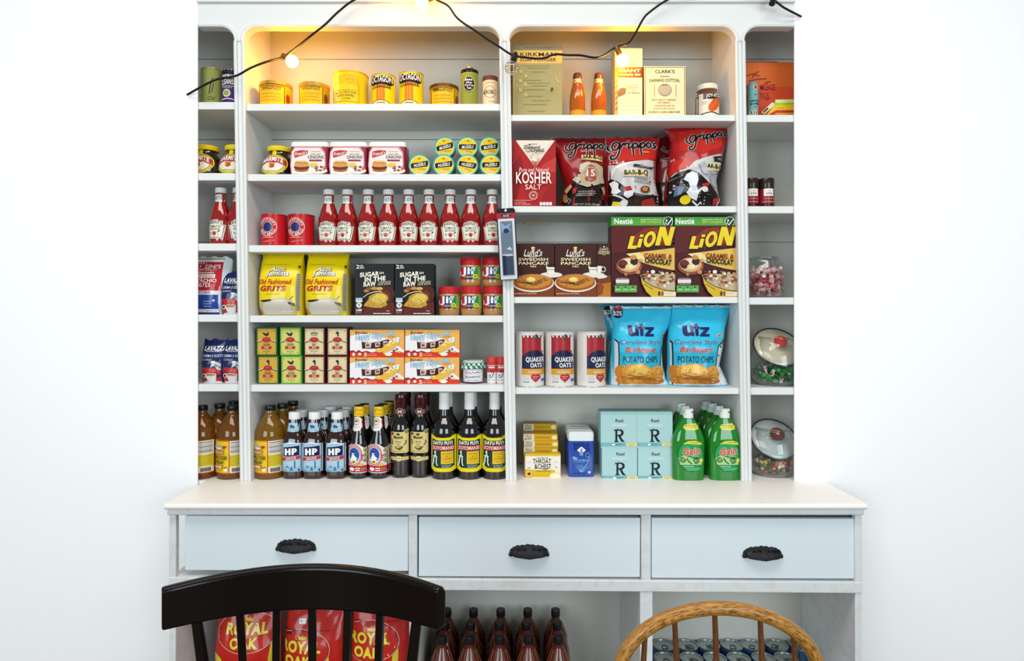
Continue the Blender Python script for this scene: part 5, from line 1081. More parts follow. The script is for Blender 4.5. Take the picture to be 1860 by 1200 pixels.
k = carton('cereal_box', 'left cereal box with yellow lettering, beside the pancake side', 'box', 1110.4, 1225.3, 394, Z, .025, .075, '431217', f, 'caramel cereal boxes', top='4fa53a')
m = MB().box(-57.6*k.s, -57.4*k.s, -.036, .036, k.zz(409.5), k.zz(394.6), mat('4fa53a', .4)).build('side_print', k.root)
dup(k.root, 'right cereal box with yellow lettering, by the right upright', 1279.5, Z)

# ------------------------------------------------------------------ bay B, fourth shelf
Z = SZ['B4']
def f(a, k):
    u = k.u+5
    a.rect(u-32, 608, u+22, 700, 'e6e0da'); a.rect(u-20, 609, u+22, 650, 'a8252c'); a.line([(u-20, 611), (u+22, 611)], 3.6, '7a1a2a')
    for q in range(6): a.rect(u-18+q*7, 609.4, u-15+q*7, 612.6, 'e8e4e4')
    a.poly([(u-20, 648), (u-12, 640), (u-2, 636), (u+8, 636), (u+16, 641), (u+22, 645), (u+22, 670), (u-20, 670)], '1d2048'); a.rect(u+15, 611, u+18.5, 636, 'e6e0da'); a.rect(u+4, 607, u+8, 618, '2c5a3a')
    a.t('QUAKER', u-13, u+21, 648.5, 658.2, 'f4f0ea', b=.045); a.t('OATS', u-5, u+16, 659.2, 667, 'f4f0ea', b=.045); a.rect(u-20, 669.5, u+22, 680, 'dc9a2e'); a.t('OLD FASHIONED', u-9, u+15, 673.6, 677.4, 'f6ecd8', b=.02); a.micro(u-4, u+14, 671.4, 'f0c878', .9)
    a.poly([(u-3, 681), (u+1, 679), (u+5, 681), (u+9, 679), (u+13.6, 681.6), (u+14, 686), (u+5, 694), (u-4, 686)], 'c02a30'); a.micro(u-.5, u+11, 683.6, 'f0c8c4', .9); a.micro(u+.5, u+9, 686.6, 'f0c8c4', .9); a.micro(u-18, u-6, 684, '9a948c', .8); a.micro(u-18, u-6, 693.4, '3a342c', 1.2); a.rect(u+16, 688, u+21, 693, '4a6aa0'); a.micro(u-18, u-6, 688, '9a948c', .8)
qo = can('oats_canister', 'left white cardboard oats canister beside the middle upright', 'canister', 936.5, 990, 602.5, Z, .022, 'e2dcd6', 'cfc8c0', f, 'oats canisters', rimh=2, lid=mat('dcd8d4', .4))
dup(qo.root, 'middle oats canister of three', 1019, Z, rz=-.1); dup(qo.root, 'right oats canister beside the blue chip bags', 1077.5, Z, rz=.16)
UT = [(556, 1113, 1233), (561, 1114, 1232), (575, 1116, 1229), (596, 1118, 1222), (612, 1117, 1213), (640, 1115, 1210), (668, 1113, 1212), (690, 1111, 1218), (700, 1112, 1226)]
def utz(d, full=True):
    def f(a, k, out):
        u = 1165+d if not d else 1266
        zone(a, out, out[0][0], out[0][0]+4, 'cfe0e6'); zone(a, out, 664, 701, 'e4e6ea')
        sgn = 1
        a.poly([(u-54, 618), (u-44, 616), (u-38, 622), (u-37, 701), (u-60, 701)], '1c2130'); a.poly([(u-53, 620), (u-45, 618), (u-40, 624), (u-39, 701), (u-60, 701)], 'dfe3e8'); a.poly([(u+54+sgn, 618), (u+42, 628), (u+39.5, 636), (u+36, 668), (u+80, 701), (u+80, 600)], '1c2130'); a.poly([(u+58, 620), (u+44, 629), (u+41, 637), (u+38, 670), (u+80, 701), (u+80, 603)], 'dfe3e8')
        a.poly([(u-37, 640), (u+37, 640), (u+35, 668), (u+10, 668), (u-34, 664)], '2fb4d2')
        U = u-22; a.poly([(U, 591), (U+8, 591), (U+8, 602), (U+10, 604.5), (U+13, 602), (U+13, 591), (U+19, 591), (U+19, 610), (U+13, 610), (U+12, 609), (U+9, 610.6), (U+3, 610), (U, 606)], '241f62'); a.rect(U+21.4, 588, U+27.4, 610, '241f62'); a.rect(U+19.5, 593, U+30, 597, '241f62'); a.poly([(U+31, 594), (U+48, 594), (U+48, 597.5), (U+38.5, 606.5), (U+47, 606.5), (U+47, 611), (U+29.6, 611), (U+29.6, 608), (U+38.5, 598.5), (U+31, 598.5)], '241f62')
        a.ell(u+46, 609.6, 6.4, 3, 'f0e0d8', 12); a.ell(u+46, 609.6, 5, 2.2, 'd8643a', 12)
        a.t('Carolina Style', u-37, u+40, 616.5, 628, '1c5a7a', sh=.3, b=.01, out=(.025, 'd9f0f6')); a.t('Barbeque', u-29, u+28, 629.5, 642.5, 'c23a34', sh=.3, b=.025, out=(.03, 'f4d8d0')); a.t('POTATO CHIPS', u-32, u+31, 647, 658.5, '1d2440', b=.0)
        for e in ((u-36, 676, 10, 12, 'd0832a'), (u-20, 676, 14, 15, 'dd9a3c'), (u+24, 680, 20, 13, 'cf8a30'), (u+30, 672, 11, 8, 'dca048'), (u-28, 691, 16, 8, 'c97d26'), (u-5, 676, 24, 16, 'e3aa4a'), (u-6, 672, 18, 10, 'efc261'), (u+2, 692, 30, 7, 'd89238'), (u+24, 693, 22, 6, 'b96f22'), (u-2, 687.5, 22, 3, 'b0661e'), (u+34, 686, 9, 5, 'e0a84c')): a.ell(e[0], e[1], e[2], e[3], e[4], 22)
        rr = random.Random(4)
        for q in range(26): a.ell(u+rr.uniform(-40, 42), rr.uniform(670, 696), rr.uniform(1, 2.6), .9, rr.choice(['b06a20', 'efc46a', 'a85a1a']), 6)
        a.line([(u-26, 680), (u-8, 684), (u+14, 682)], 1.2, '8a4a14'); a.line([(u+12, 690), (u+30, 686), (u+40, 688)], 1.2, '9a5618')
    return f
CY = '36c4e8'
bag('chip_bag', 'blue chip bag behind, showing its round size badge by the canisters', 'bag', [(553, 1088, 1200), (560, 1096, 1200), (600, 1106, 1200), (704, 1112, 1200)], Z, .13, .07, '2fa6c6', lambda a, k, out: (zone(a, out, 620, 704, 'd9dfe4'), a.ell(1107, 566, 9, 11, '232038', 20), a.t('SIZE', 1100, 1114, 563, 570, W_, b=.04)), 'blue chip bags', crk=.004, seed=31)
bag('chip_bag', 'left front blue chip bag with creased top', 'bag', UT, Z, .035, .11, CY, (lambda a, k, out: (utz(0)(a, k, out), a.ell(1127, 567, 10.5, 13, 'b03038', 20, 20, 160), a.ell(1126, 567.5, 9.6, 10, '232038', 20), a.t('BONUS', 1119, 1134, 562, 565, 'e8c8b0'), a.t('SIZE', 1118.5, 1133.5, 565.5, 572.5, W_, b=.04))), 'blue chip bags', crk=.006, seed=37)
bag('chip_bag', 'right blue chip bag standing by the right upright', 'bag', [(554, 1232, 1341), (560, 1231, 1340), (575, 1229, 1336), (596, 1224, 1330), (618, 1222, 1327), (645, 1222, 1322), (665, 1222, 1318), (685, 1220, 1328), (702, 1222, 1336)], Z, .02, .12, CY, utz(1), 'blue chip bags', crk=.005, seed=41)

# ------------------------------------------------------------------ bay B, on the counter
Z = CT
def f(a, k):
    L, R = 954, 1018
    a.rect(L, 828, R, 868.5, 'efe8da'); a.rect(L, 824, R, 828, 'dcb82c'); a.poly([(L, 852), (966, 852.6), (985, 853.4), (1006, 853), (R, 868.5), (L, 868.5)], 'e0b524'); a.micro(975, 996, 831, '3a3428', 1.2); a.t('THROAT', 968, 1001, 833, 841.4, '1d1b18', b=.02); a.t('&CHEST', 971, 1001, 842.6, 851, '1d1b18', b=.02); a.line([(984, 851), (991, 852.8), (997, 849)], .9, '1d1b18')
    a.micro(974, 1000, 855.2, '7a5a14', 1); a.ell(960, 860, 6, 6, 'efc05a', 12); a.ell(961, 860, 3, 2.6, '4a2a14', 10); a.ell(1008, 866, 11, 9, 'f3e6a0', 18); a.ell(1008, 866, 8, 6.4, 'f9f2cc', 16)
    for q in range(7): a.ell(968+q*5, 867, 2.6, 2, 'f3e7b0', 8)
    a.line([(958, 848), (961, 850), (963, 848)], .8, '6a5a3a'); a.line([(1008, 847), (1012, 848.6)], .8, '6a5a3a'); a.micro(957, 964, 839, 'b8ae96', .8); a.micro(1005, 1013, 838, 'b8ae96', .8)
carton('soap_box', 'front white and yellow box of throat lozenges, standing lowest', 'box', 953.5, 1018.5, 824, Z, .045, .035, 'd9b430', f, 'yellow boxes of lozenges')
def f(a, k):
    L, R = k.u-31, k.u+31; v0, v1 = k.vt, k.vb
    a.rect(L, v0, R, v1, 'cf9d1c'); a.rect(L, v0, L+19, v1, 'eadfc8'); a.t('THROAT', L+2.5, L+16, v0+1.4, v0+5.4, '22201c', b=.02); a.t('&CHEST', L+2.5, L+16, v0+6.2, v0+10.4, '22201c', b=.02); a.micro(L+22, R-12, v0+6, '7a5212', 1); a.ell(R-6, v0+6, 5, 4, 'efe0a0', 12)
hl = 12*sc(.085)
kl = K('soap_box', 'lozenge box on its side in the second pile, lowest of the stack', 'box', 983, Z, .085, .03, 'yellow boxes of lozenges')
kl.vb = V0-(Z-ZE)/kl.s; kl.vt = kl.vb-12
MB().box(-31*kl.s, 31*kl.s, -.03, .03, 0, hl, mat('c79a20', .45)).build('carton', kl.root, bevel=.001)
MB().box(-30.5*kl.s, 30.5*kl.s, -.0285, .0285, hl-.0002, hl+.0005, mat('a88a2c', .5)).build('top_flap', kl.root)
a = kl.art(); f(a, kl); a.build('front_print', kl.root)
for i, l in enumerate(('second', 'third', 'fourth', 'fifth', 'sixth')): dup(kl.root, 'lozenge box on its side in the second pile, '+l+' from the bottom', 983+(i % 2)*.8-i*.3, Z+(hl+.0007)*(i+1), yf=.085)
for i, l in enumerate(('first', 'second', 'third', 'fourth', 'fifth', 'sixth', 'seventh')): dup(kl.root, 'lozenge box in the rear pile, '+l+' from the bottom', 981+(i % 2)*.6, Z+(hl+.0007)*i, yf=.155)
# shower gel bottles
def gel():
    k = K('shower_gel_bottle', 'front blue shower gel bottle with white cap and square emblem', 'bottle', 1056, Z, .05, .02, 'blue shower gel bottles')
    w_ = 24*k.s; zt = k.zz(801)
    MB().lathe([(w_*.93, 0), (w_*.98, .003), (w_, .02), (w_*.99, zt*.8), (w_*.97, zt)], mat('1f4aa6', .22, coat=.6), seg=44, sq=5, ys=.42).build('bottle', k.root, smooth=50)
    MB().lathe([(w_*.97, zt+.0006), (w_*.97, k.zz(788)), (w_*.9, k.zz(784.4)), (w_*.8, k.zz(784)), (0, k.zz(784))], mat('dfe6e6', .35), seg=44, sq=5, ys=.42).build('cap', k.root, smooth=50)
    a = k.art(); u = 1056
    a.t('MARSEILLAIS', u-14, u+14, 804, 812, '151e66', b=.03, arc=.6);  a.rect(u-14, 813, u+15, 818, '1c2a80'); a.poly([(u-8, 817), (u, 810.5), (u+8, 817), (u, 824)], 'e9ecf2'); a.poly([(u-3, 822), (u-1, 814), (u+2, 814), (u+3, 827), (u-3, 827)], '8a98b8')
    a.t('Pin', u-15, u-8, 829, 834, 'd8e8f4', b=.02); a.t('& Criste Marine', u-13, u+12, 833.4, 837, '8fd0ea', b=.01); a.micro(u-15, u+8, 838.8, '6aa8d8', .9)
    for q in range(7): a.line([(u-2+q*.6, 857), (u-8+q*3.2, 848-(q % 3)*2.6), (u-11+q*4, 846-(q % 2)*3)], .9, '7ab4e4')
    a.line([(u+12, 826), (u+14, 832), (u+10, 842), (u+6, 850)], 1.2, '7ab4e4'); a.ell(u+11, 826, 3, 2.4, '1b2a74', 10); a.ring(u+11, 825.6, 3.6, .8, '7ab4e4', n=12); a.rect(u+12, 855, u+16, 859, 'e6ecf4'); a.micro(u-14, u+8, 859, '12204a', .8)
    a.build('printed_label', k.root, lambda x, z: (x, -w_*.42*(1-abs(min(.95, abs(x)/w_))**5)**.2), cut=(.004, 0))
    return k
k = gel()
for i, (u, y, l) in enumerate(((1053.5, .112, 'second blue shower gel bottle, close behind the front one'), (1051.5, .158, 'third blue shower gel bottle in the line'), (1049.5, .203, 'fourth blue shower gel bottle, at the back of the line'))): dup(k.root, l, u, Z, yc=y)
# mint care boxes
def f(a, k):
    u = k.u; v = k.vt
    a.rect(u-32.6, v+5, u+32.6, v+65, 'acd0d0'); a.t('Rael', u-6, u+8, v+13, v+18.6, '16242c', b=.025); a.t('ORGANIC', u-14, u+15, v+22, v+26.8, 'd3e9e6', b=.02); a.micro(u-14, u+14, v+28.6, 'a3c6c4', .8)
    a.rect(u-6.4, v+33, u-2.8, v+54, '16242e'); a.poly([(u-9, v+32), (u-1, v+31.4), (u+5, v+31.6), (u+8.4, v+35), (u+8.6, v+40), (u+5, v+43.6), (u-2.8, v+44), (u-2.8, v+41.6), (u+2, v+41), (u+4.4, v+38.6), (u+4, v+35.4), (u+1, v+33.8), (u-9, v+34.2)], '16242e'); a.poly([(u-1, v+43.6), (u+3, v+43), (u+6, v+49), (u+11, v+54.4), (u+5, v+54), (u+2, v+50)], '16242e'); a.rect(u-8.4, v+52.4, u-.6, v+54.4, '16242e'); a.line([(u-2, v+32), (u-2.6, v+29.6)], 1, '16242e')
    a.rect(u-32.6, v+56, u+13, v+61.8, '6db3b6'); a.rect(u+13, v+56, u+32.6, v+61.8, 'e6d68a'); a.ell(u-10, v+59, 3, 1.8, 'e9f4f2', 10); a.micro(u-27, u-15, v+59, 'a8dad8', 1.2); a.micro(u-6, u+6, v+59, '2f7a80', 1.2); a.micro(u+17, u+28, v+59, 'b8a040', 1.2)
k = K('care_box', 'bottom left pale mint care box with letter mark', 'box', 1126, Z, .035, .04, 'pale mint care boxes')
k.vt = 808.3; hh = k.zz(808.3); wx = 32.8*k.s
MB().box(-wx, wx, -.04, .04, 0, hh, mat('9ac4c4', .42)).build('carton', k.root, bevel=.0018)
MB().box(-wx+.002, wx-.002, -.037, .037, hh-.0003, hh+.0006, mat('8fbcb8', .5)).build('top_flap', k.root)
a = k.art(); f(a, k); a.build('front_print', k.root)
dup(k.root, 'top left pale mint care box with letter mark', 1124, Z+hh+.001); dup(k.root, 'top right pale mint care box beside the green soap', 1189, Z+hh+.001); dup(k.root, 'bottom right pale mint care box beside the green soap', 1190, Z)
# green dish soap bottles
GN = mat('1f9a2a', .07, trans=.35, ior=1.33, coat=.8, name='green_dish_soap')
def soap():
    k = K('dish_soap_bottle', 'front left green dish soap bottle with oval label', 'bottle', 1254, Z, .0, .028, 'green dish soap bottles')
    P = k.prof([(26, 880), (28.4, 877), (28.8, 868), (29.4, 835), (30, 812), (29.2, 800), (26.4, 790), (22.6, 781), (17.4, 772), (12, 764), (9, 758)], base=True)
    YS = .028/(30*k.s)
    MB().lathe(P, GN, seg=40, sq=2.6, ys=YS).build('bottle', k.root, smooth=60)
    m = MB().lathe(k.prof([(9, 760.4), (9.4, 760), (9.2, 752), (7, 751.4), (6.6, 747), (6.8, 744.2), (0, 744)]), mat('e6efe6', .35), seg=22); m.box(-3*k.s, 8*k.s, -.008, .006, k.zz(748), k.zz(744), mat('e6efe6', .35)); m.build('cap', k.root)
    a = k.art(); u = 1254
    a.poly([(u-9, 772), (u+11, 769.6), (u+16, 774), (u+16, 780), (u+8, 782), (u-8, 781), (u-12, 777)], 'd9dc4a'); a.micro(u-9, u+14, 773.6, 'c05a2a', 1.6); a.micro(u-10, u+14, 777, 'c8922a', 1.3)
    a.split('oval_label')
    OV = [(u+8*0+25*math.cos(math.radians(t))*.96+1, 828-29*math.sin(math.radians(t))) for t in range(0, 360, 15)]
    a.poly(OV, '176a2a'); a.poly([(p[0]*.93+u*.07, p[1]*.93+828*.07) for p in OV], '249f58'); a.poly([(u-14, 806), (u-4, 800.6), (u+10, 800), (u+20, 804), (u+22, 808), (u, 806)], 'd9d63c'); a.micro(u+2, u+17, 803.6, '8a8a1a', 1)
    a.t('Gain', u-13, u+17, 813, 825.6, 'd8451e', b=.045, sh=.12, slope=.1, out=(.05, 'f4e6d8')); a.t('ORIGINAL', u+3, u+16, 827, 829.4, 'd8ecd0')
    a.poly([(u-21, 832), (u-12, 827), (u+4, 832), (u+22, 834), (u+21, 844), (u-18, 844)], 'a9d488')
    sp = [(u-14+(6-.4*t)*math.cos(t), 834.5+(5.4-.36*t)*math.sin(t)) for t in [q*.6 for q in range(20)]]; a.line(sp, 1.5, '12501f'); sp = [(u+10+(7-.5*t)*math.cos(-t+2), 835.5+(6-.4*t)*math.sin(-t+2)) for t in [q*.6 for q in range(20)]]; a.line(sp, 1.8, '12501f'); a.line([(u-7, 832), (u-2, 839), (u+3, 842)], 2, '12501f'); a.ell(u+20, 836, 4, 4, 'e0d44a', 10)
    a.rect(u-13, 844, u+20, 846.4, '1d8a4c'); a.micro(u-12, u+6, 847, 'd8ecdc', 1.2); a.poly([(u-12, 849), (u+21, 848.4), (u+15, 854), (u-5, 855)], '3cae72')
    sf = rev(P, 2.6)
    a.build('printed_label', k.root, lambda x, z: (sf(x, z)[0], sf(x, z)[1]*YS), cut=(.006, .012), eps=.0008, coat=.3)
    return k
k = soap()
for i, (u, y, l) in enumerate(((1321, None, 'front right green dish soap bottle by the right upright'), (1247, .095, 'second green dish soap bottle in the left file'), (1239.5, .165, 'last green dish soap bottle in the left file'), (1309.5, .095, 'second green dish soap bottle in the right file'), (1297.5, .16, 'third green dish soap bottle in the right file'), (1286, .215, 'last green dish soap bottle in the right file'))):
    dup(k.root, l, u, Z, yc=y)

# ------------------------------------------------------------------ hanging comb card on the middle upright
k = K('comb_card', 'black and red comb card hanging from the middle upright', 'card', 925, Zp(508, -.03), -.03, .004, None)
m = MB(); w2 = 17*k.s; h2 = k.zz(378)
m.prism([(-w2, .004), (-w2+.004, 0), (w2-.004, 0), (w2, .004), (w2, h2-.006), (w2-.006, h2), (-w2+.006, h2), (-w2, h2-.006)], -.004, -.001, mat('16151a', .45)); m.build('card', k.root)
a = k.art(); u = 925; a.rect(u-16.6, 386.6, u+16.6, 397, 'b01f35'); a.rect(u-15, 397, u+15, 507, 'd6d4da'); a.ell(u, 391.5, 10.5, 3.6, '5a5a60', 20); a.ell(u, 391.5, 9.6, 3, '16151a', 20); a.t('ACE', u-6, u+6, 389.6, 393.4, 'd8d8dc', b=.03, sh=.15); a.rect(u-11, 401.5, u+10.5, 500, '7b8894'); a.ell(u, 382, 2.2, 2.2, 'e8e8e8', 12); a.rect(u-.7, 378, u+.7, 382, 'e8e8e8')
a.poly([(u-10, 404), (u-2, 410), (u+9, 405), (u+4, 413), (u+9, 420), (u-2, 415), (u-9, 424)], '9fb8d0'); a.ell(u-1, 419, 5, 4.4, '2a3a6a', 14); a.poly([(u-2, 452), (u+5, 448), (u+8, 455)], 'e8e8ec'); a.build('card_print', k.root)
cb = MB(); cm = mat('1d2440', .25, coat=.6); cb.box(-.019, -.008, -.0075, -.0045, k.zz(499), k.zz(464), cm)
for q in range(16): cb.box(-.008, .018, -.007, -.005, k.zz(498-q*2.15), k.zz(498-q*2.15)+.0022, cm)
cb.box(-.019, .018, -.0075, -.0045, k.zz(465), k.zz(461.5), mat('dfe2e8', .3)); cb.build('comb', k.root)
MB().box(-.0215, .0205, -.0105, -.0042, k.zz(500), k.zz(401.5), thin_glass('f2f6fa', .05)).build('clear_blister', k.root, bevel=.002)
MB().tube([(0, -.004, k.zz(381)), (0, .012, k.zz(379.5)), (0, .0285, k.zz(379.5))], .0014, mat('b8b8bc', .3, metal=.9), 6).build('hook', k.root)
k.root.rotation_euler = (0, math.radians(-3.0), 0)

# ================================================================== bay D, right edge
Z = SZ['D1']
def f(a, k):
    a.rect(1353.5, 113.5, 1470, 213, 'd8692c'); a.poly([(1353.5, 148), (1372, 150), (1385, 158), (1470, 157), (1470, 213), (1353.5, 213)], 'd4502f'); a.line([(1353, 112.5), (1412, 112.8)], 1.4, '8a3a1a')
    for p in ([(1355, 138), (1362, 136), (1370, 134)], [(1366, 141), (1372, 133), (1378, 130)], [(1371, 136), (1379, 138)], [(1360, 147), (1376, 144), (1392, 143)], [(1388, 152), (1399, 148)]): a.line(p, 2, '8a2a20')
    a.t('IN', 1354.5, 1361, 155, 164, '8a1f2a', b=.02); a.t('MILEAGE', 1381, 1407.5, 153.6, 164, '8a1f2a', b=.02); a.t('TIGS', 1379, 1396, 169, 180, '8a1f2a', b=.0, slope=.05); a.poly([(1356, 175), (1364, 172), (1366, 190), (1356, 195)], 'b83a26'); a.line([(1390, 183), (1398, 178)], 1.2, '8a2a20')
carton('orange_box', 'large orange box with dark red lettering at the right wall edge', 'box', 1353, 1470, 113, Z, .12, .08, 'cf6428', f, rough=.65)
def f(a, k):
    u = k.u
    a.rect(u-9, 153, u+9, 212, '7fb0ac'); a.ell(u+1, 158, 4.6, 4.6, 'd8a874', 14); a.ell(u+1, 158, 2, 3, '7a3a20', 8); a.t('SMOKE', u-7.6, u+8, 181, 184.6, '1d2a3a', b=.03); a.t('BOMB', u-7.6, u+8, 186.4, 189.8, '1d2a3a', b=.03); a.rect(u-2, 171, u+2.4, 172.2, '2a3a44'); a.rect(u-2, 193.4, u+2.4, 194.6, '2a3a44'); a.rect(u-9, 200, u+9, 212, 'cfc6a4')
    for q in range(4): a.line([(u-7+q*4, 201), (u-4+q*4, 211)], 1.2, '3a3424')
kq = bottle('smoke_tube', 'small teal tube with domed top before the orange box', 'tube', 1371.5, Z, .06, [(9, 212), (9.2, 211), (9.2, 154), (8.4, 149), (6, 146.4), (0, 145.6)], mat('6fa29e', .45), None, None, f, cut_px=2.2)
k = K('firework_box', 'small yellow green and red box lying at the right wall edge', 'box', 1418, Z, .05, .035, None)
hB = k.zz(179.5); c1, c2, c3 = mat('e2c32a', .4), mat('b2c83a', .4), mat('c22a20', .4)
m = MB(); vs_ = [(-10, 0), (-34, .0), (-8, hB/k.s*.92), (60, hB/k.s), (60, 0)]
m.prism([(-.06, 0), (.11, 0), (.11, hB), (-.012, hB*.97)], -.035, .035, c1); m.build('carton', k.root, bevel=.001)
a = k.art(); a.poly([(1408, 181), (1480, 179.5), (1480, 186), (1408, 188)], 'd6e08a'); a.poly([(1408, 187), (1480, 185.5), (1480, 188.5), (1408, 190)], '9cc03a'); a.poly([(1399, 206), (1410, 200), (1480, 200), (1480, 213), (1391, 213)], 'c8301f'); a.poly([(1408, 205), (1480, 204), (1480, 213), (1408, 213)], 'd88a3a'); a.poly([(1383, 204), (1402, 186), (1407, 188), (1404, 194), (1388, 207)], 'e3d6c2'); a.poly([(1385, 203), (1394, 195), (1396, 198), (1387, 206)], '5a3a2c'); a.micro(1412, 1424, 196, 'b8901c', 1.2); a.build('front_print', k.root)
Z = SZ['D2']
SP = [(12.6, 375), (13.2, 373), (13.4, 370), (13.4, 342)]
def f(a, k):
    u = k.u
    a.rect(u-13, 342, u+13, 374, '8f1a22'); a.rect(u-9, 342, u+8, 355.6, 'efe8de'); a.t('KARA', u-5, u+5, 349, 352.6, '2a1c18', b=.02); a.ell(u, 346, 1.2, 1, '5a2a20', 6); a.micro(u-9, u+10, 360, 'e8b8a8', .9); a.micro(u-11, u+10, 366, 'e8b8a8', .9); a.rect(u-13, 369, u+13, 375, '3a1014')
k = bottle('spice_tin', 'left small red canister with dark brown lid at the right edge', 'canister', 1369.5, Z, .05, SP, mat('8a1820', .3, coat=.4), [(13.4, 342.6), (13.7, 342), (13.7, 324), (13, 322.4), (0, 322.2)], mat('2c1a16', .3, coat=.4), f, 'small red canisters', cut_px=2)
dup(k.root, 'right small red canister with dark brown lid', 1397.5, Z)
# glass candy jars
GL = thin_glass('f3f8f8', .1)
def candy_jar(label, u, v_bot, R_px, z, yc, fill, maker, n, lid=None, seed=1, top=None):
    s = sc(yc); R = R_px*s; r = thing('candy_jar', label, 'jar', 'glass candy jars', (X(u, yc), yc, z))
    prof = [(R*.62, 0), (R*.78, .004), (R*.94, R*.3), (R, R*.8), (R*.96, R*1.25), (R*.8, R*1.7), (R*.66, R*1.9), (R*.68, R*2.0)]
    MB().lathe(prof, GL, seg=36, caps=False).build('glass', r, smooth=60)
    MB().lathe([(R*.63, .0005), (R*.76, .006), (0, .006)], thin_glass('dfe9e8', .15), seg=30).build('thick_base', r, smooth=40)
    MB().lathe([(R*.66, R*1.9), (R*.70, R*1.93), (R*.71, R*1.99), (R*.68, R*2.02), (R*.65, R*1.97)], thin_glass('e6eeee', .3), seg=36, caps=False).build('rim', r, smooth=60)
    rr = random.Random(seed); pts = []; cr = maker['r']; tries = 0
    while len(pts) < n and tries < 30000:
        tries += 1; zz = rr.uniform(.008+cr, fill); Rm = R*min(1, .7+.3*min(1, zz/(R*.5)))*.93-cr*1.2
        a_ = rr.uniform(0, 2*PI); q = Rm*math.sqrt(rr.random()); p = Vector((q*math.cos(a_), q*math.sin(a_), zz))
        if all((p-o).length > cr*1.72 for o in pts): pts.append(p)
    protos = maker['protos'](); L = maker['label']; cat = maker['cat']
    for i, p in enumerate(pts):
        pr = protos[i % len(protos)]
        o = pr.copy() if pr.get('used') else pr
        if pr.get('used'): COL.objects.link(o)
        else: pr['used'] = 1
        o.location = (r.location.x+p.x, yc+p.y, z+p.z); o.rotation_euler = (rr.uniform(0, 6), rr.uniform(0, 6), rr.uniform(0, 6))
        tag(o, pr['txt'], cat, maker['group'])
    for pr in protos:
        if 'used' in pr: del pr['used']
    return r, R
def blob(name, r, c, sx=1., sy=1., sz=1., twist=False, txt='', rough=.25, stripes=None):
    m = MB(); M0 = mat(c, rough, coat=.5)
    m.lathe([(0, -r*sz), (r*.62*sx, -r*.75*sz), (r*.95*sx, -r*.3*sz), (r*.95*sx, r*.3*sz), (r*.62*sx, r*.75*sz), (0, r*sz)], M0, seg=8, ys=sy, caps=False)
    if stripes:
        m = MB()
        for q in range(8):
            a0, a1 = 2*PI*q/8, 2*PI*(q+1)/8; col = M0 if q % 2 else mat(stripes, rough, coat=.5)
            pr = [(0, -r*sz), (r*.75, -r*.6*sz), (r, 0), (r*.75, r*.6*sz), (0, r*sz)]
            for (ra, za), (rb, zb_) in zip(pr, pr[1:]): m.add([(ra*math.cos(a0), ra*math.sin(a0), za), (ra*math.cos(a1), ra*math.sin(a1), za), (rb*math.cos(a1), rb*math.sin(a1), zb_), (rb*math.cos(a0), rb*math.sin(a0), zb_)], [(0, 1, 2, 3)], col)
    if twist:
        for sg in (-1, 1): m.lathe([(r*.2, sg*r*.9*sz), (r*.7, sg*(r*1.6*sz)), (r*.05, sg*r*1.45*sz)], M0 if not stripes else mat('f0eaea', .3, coat=.6), seg=7)
    o = m.build(name, None, smooth=40); o['txt'] = txt; return o
T1 = 'crinkled pink wrapped candy heaped in the lidless glass jar'
r, R = candy_jar('open topped glass jar half full of pink candies', 1388, 540, 36.5, SZ['D3'], .092, .105, dict(r=.0098, cat='candy', group='pink wrapped candies', label='', protos=lambda: [blob('wrapped_candy', .0105, c, sx=.95, sy=.5, sz=1.15, twist=True, txt=t) for c, t in (('b02a32', 'crinkled deep red wrapped candy in the open glass jar'), ('e0a09c', 'crinkled pale pink wrapped candy in the open glass jar'), ('cf6a66', T1), ('e0bdb2', 'crinkled beige wrapped candy in the open glass jar'))]), 230, seed=3)
def tilted_lid(r, R, knob, lens, tilt, dz, dy, kr=.03):
    """glass lid leaning in the slanted mouth of the jar"""
    t = bpy.data.objects.new('lid', None); COL.objects.link(t); t.parent = r; t.location = (0, dy, dz); t.rotation_euler = (tilt, 0, 0)
    LR = R*.99
    MB().lathe([(0, .012), (LR*.5, .0105), (LR*.85, .006), (LR*.97, .0), (LR, -.003), (LR*.97, -.005)], lens, seg=40, caps=False).build('lid_glass', t, smooth=60)
    MB().lathe([(LR*.97, -.006), (LR*1.02, -.004), (LR*1.02, .001), (LR*.97, .003)], mat('4a4644', .3, metal=.6), seg=40, caps=False).build('lid_rim', t, smooth=60)
    MB().lathe([(kr*.5, .010), (kr*.42, .02), (kr*.55, .027), (kr*.95, .031), (kr, .036), (kr*.9, .041), (0, .043)], knob, seg=28).build('knob', t, smooth=50)
    return t
r, R = candy_jar('glass jar with red knobbed lid over green candies', 1408, 704, 43, SZ['D4'], .105, .062, dict(r=.0115, cat='candy', group='green wrapped candies', label='', protos=lambda: [blob('wrapped_candy', .0112, '1d8a3a', twist=True, txt='round green wrapped candy in the red knobbed jar'), blob('wrapped_candy', .0112, '2fa04a', twist=True, txt='lighter green wrapped candy in the red knobbed jar'), blob('wrapped_candy', .0112, '17702e', twist=True, txt='dark green wrapped candy in the red knobbed jar'), blob('wrapped_candy', .009, 'c22a2c', twist=True, stripes='f2ecec', txt='red and white striped candy in the red knobbed jar')]), 70, seed=5)
tilted_lid(r, R, mat('d8341c', .15, coat=1.), mat('d9cdb4', .2, coat=.6), math.radians(50), R*1.6, -.02, .0245)
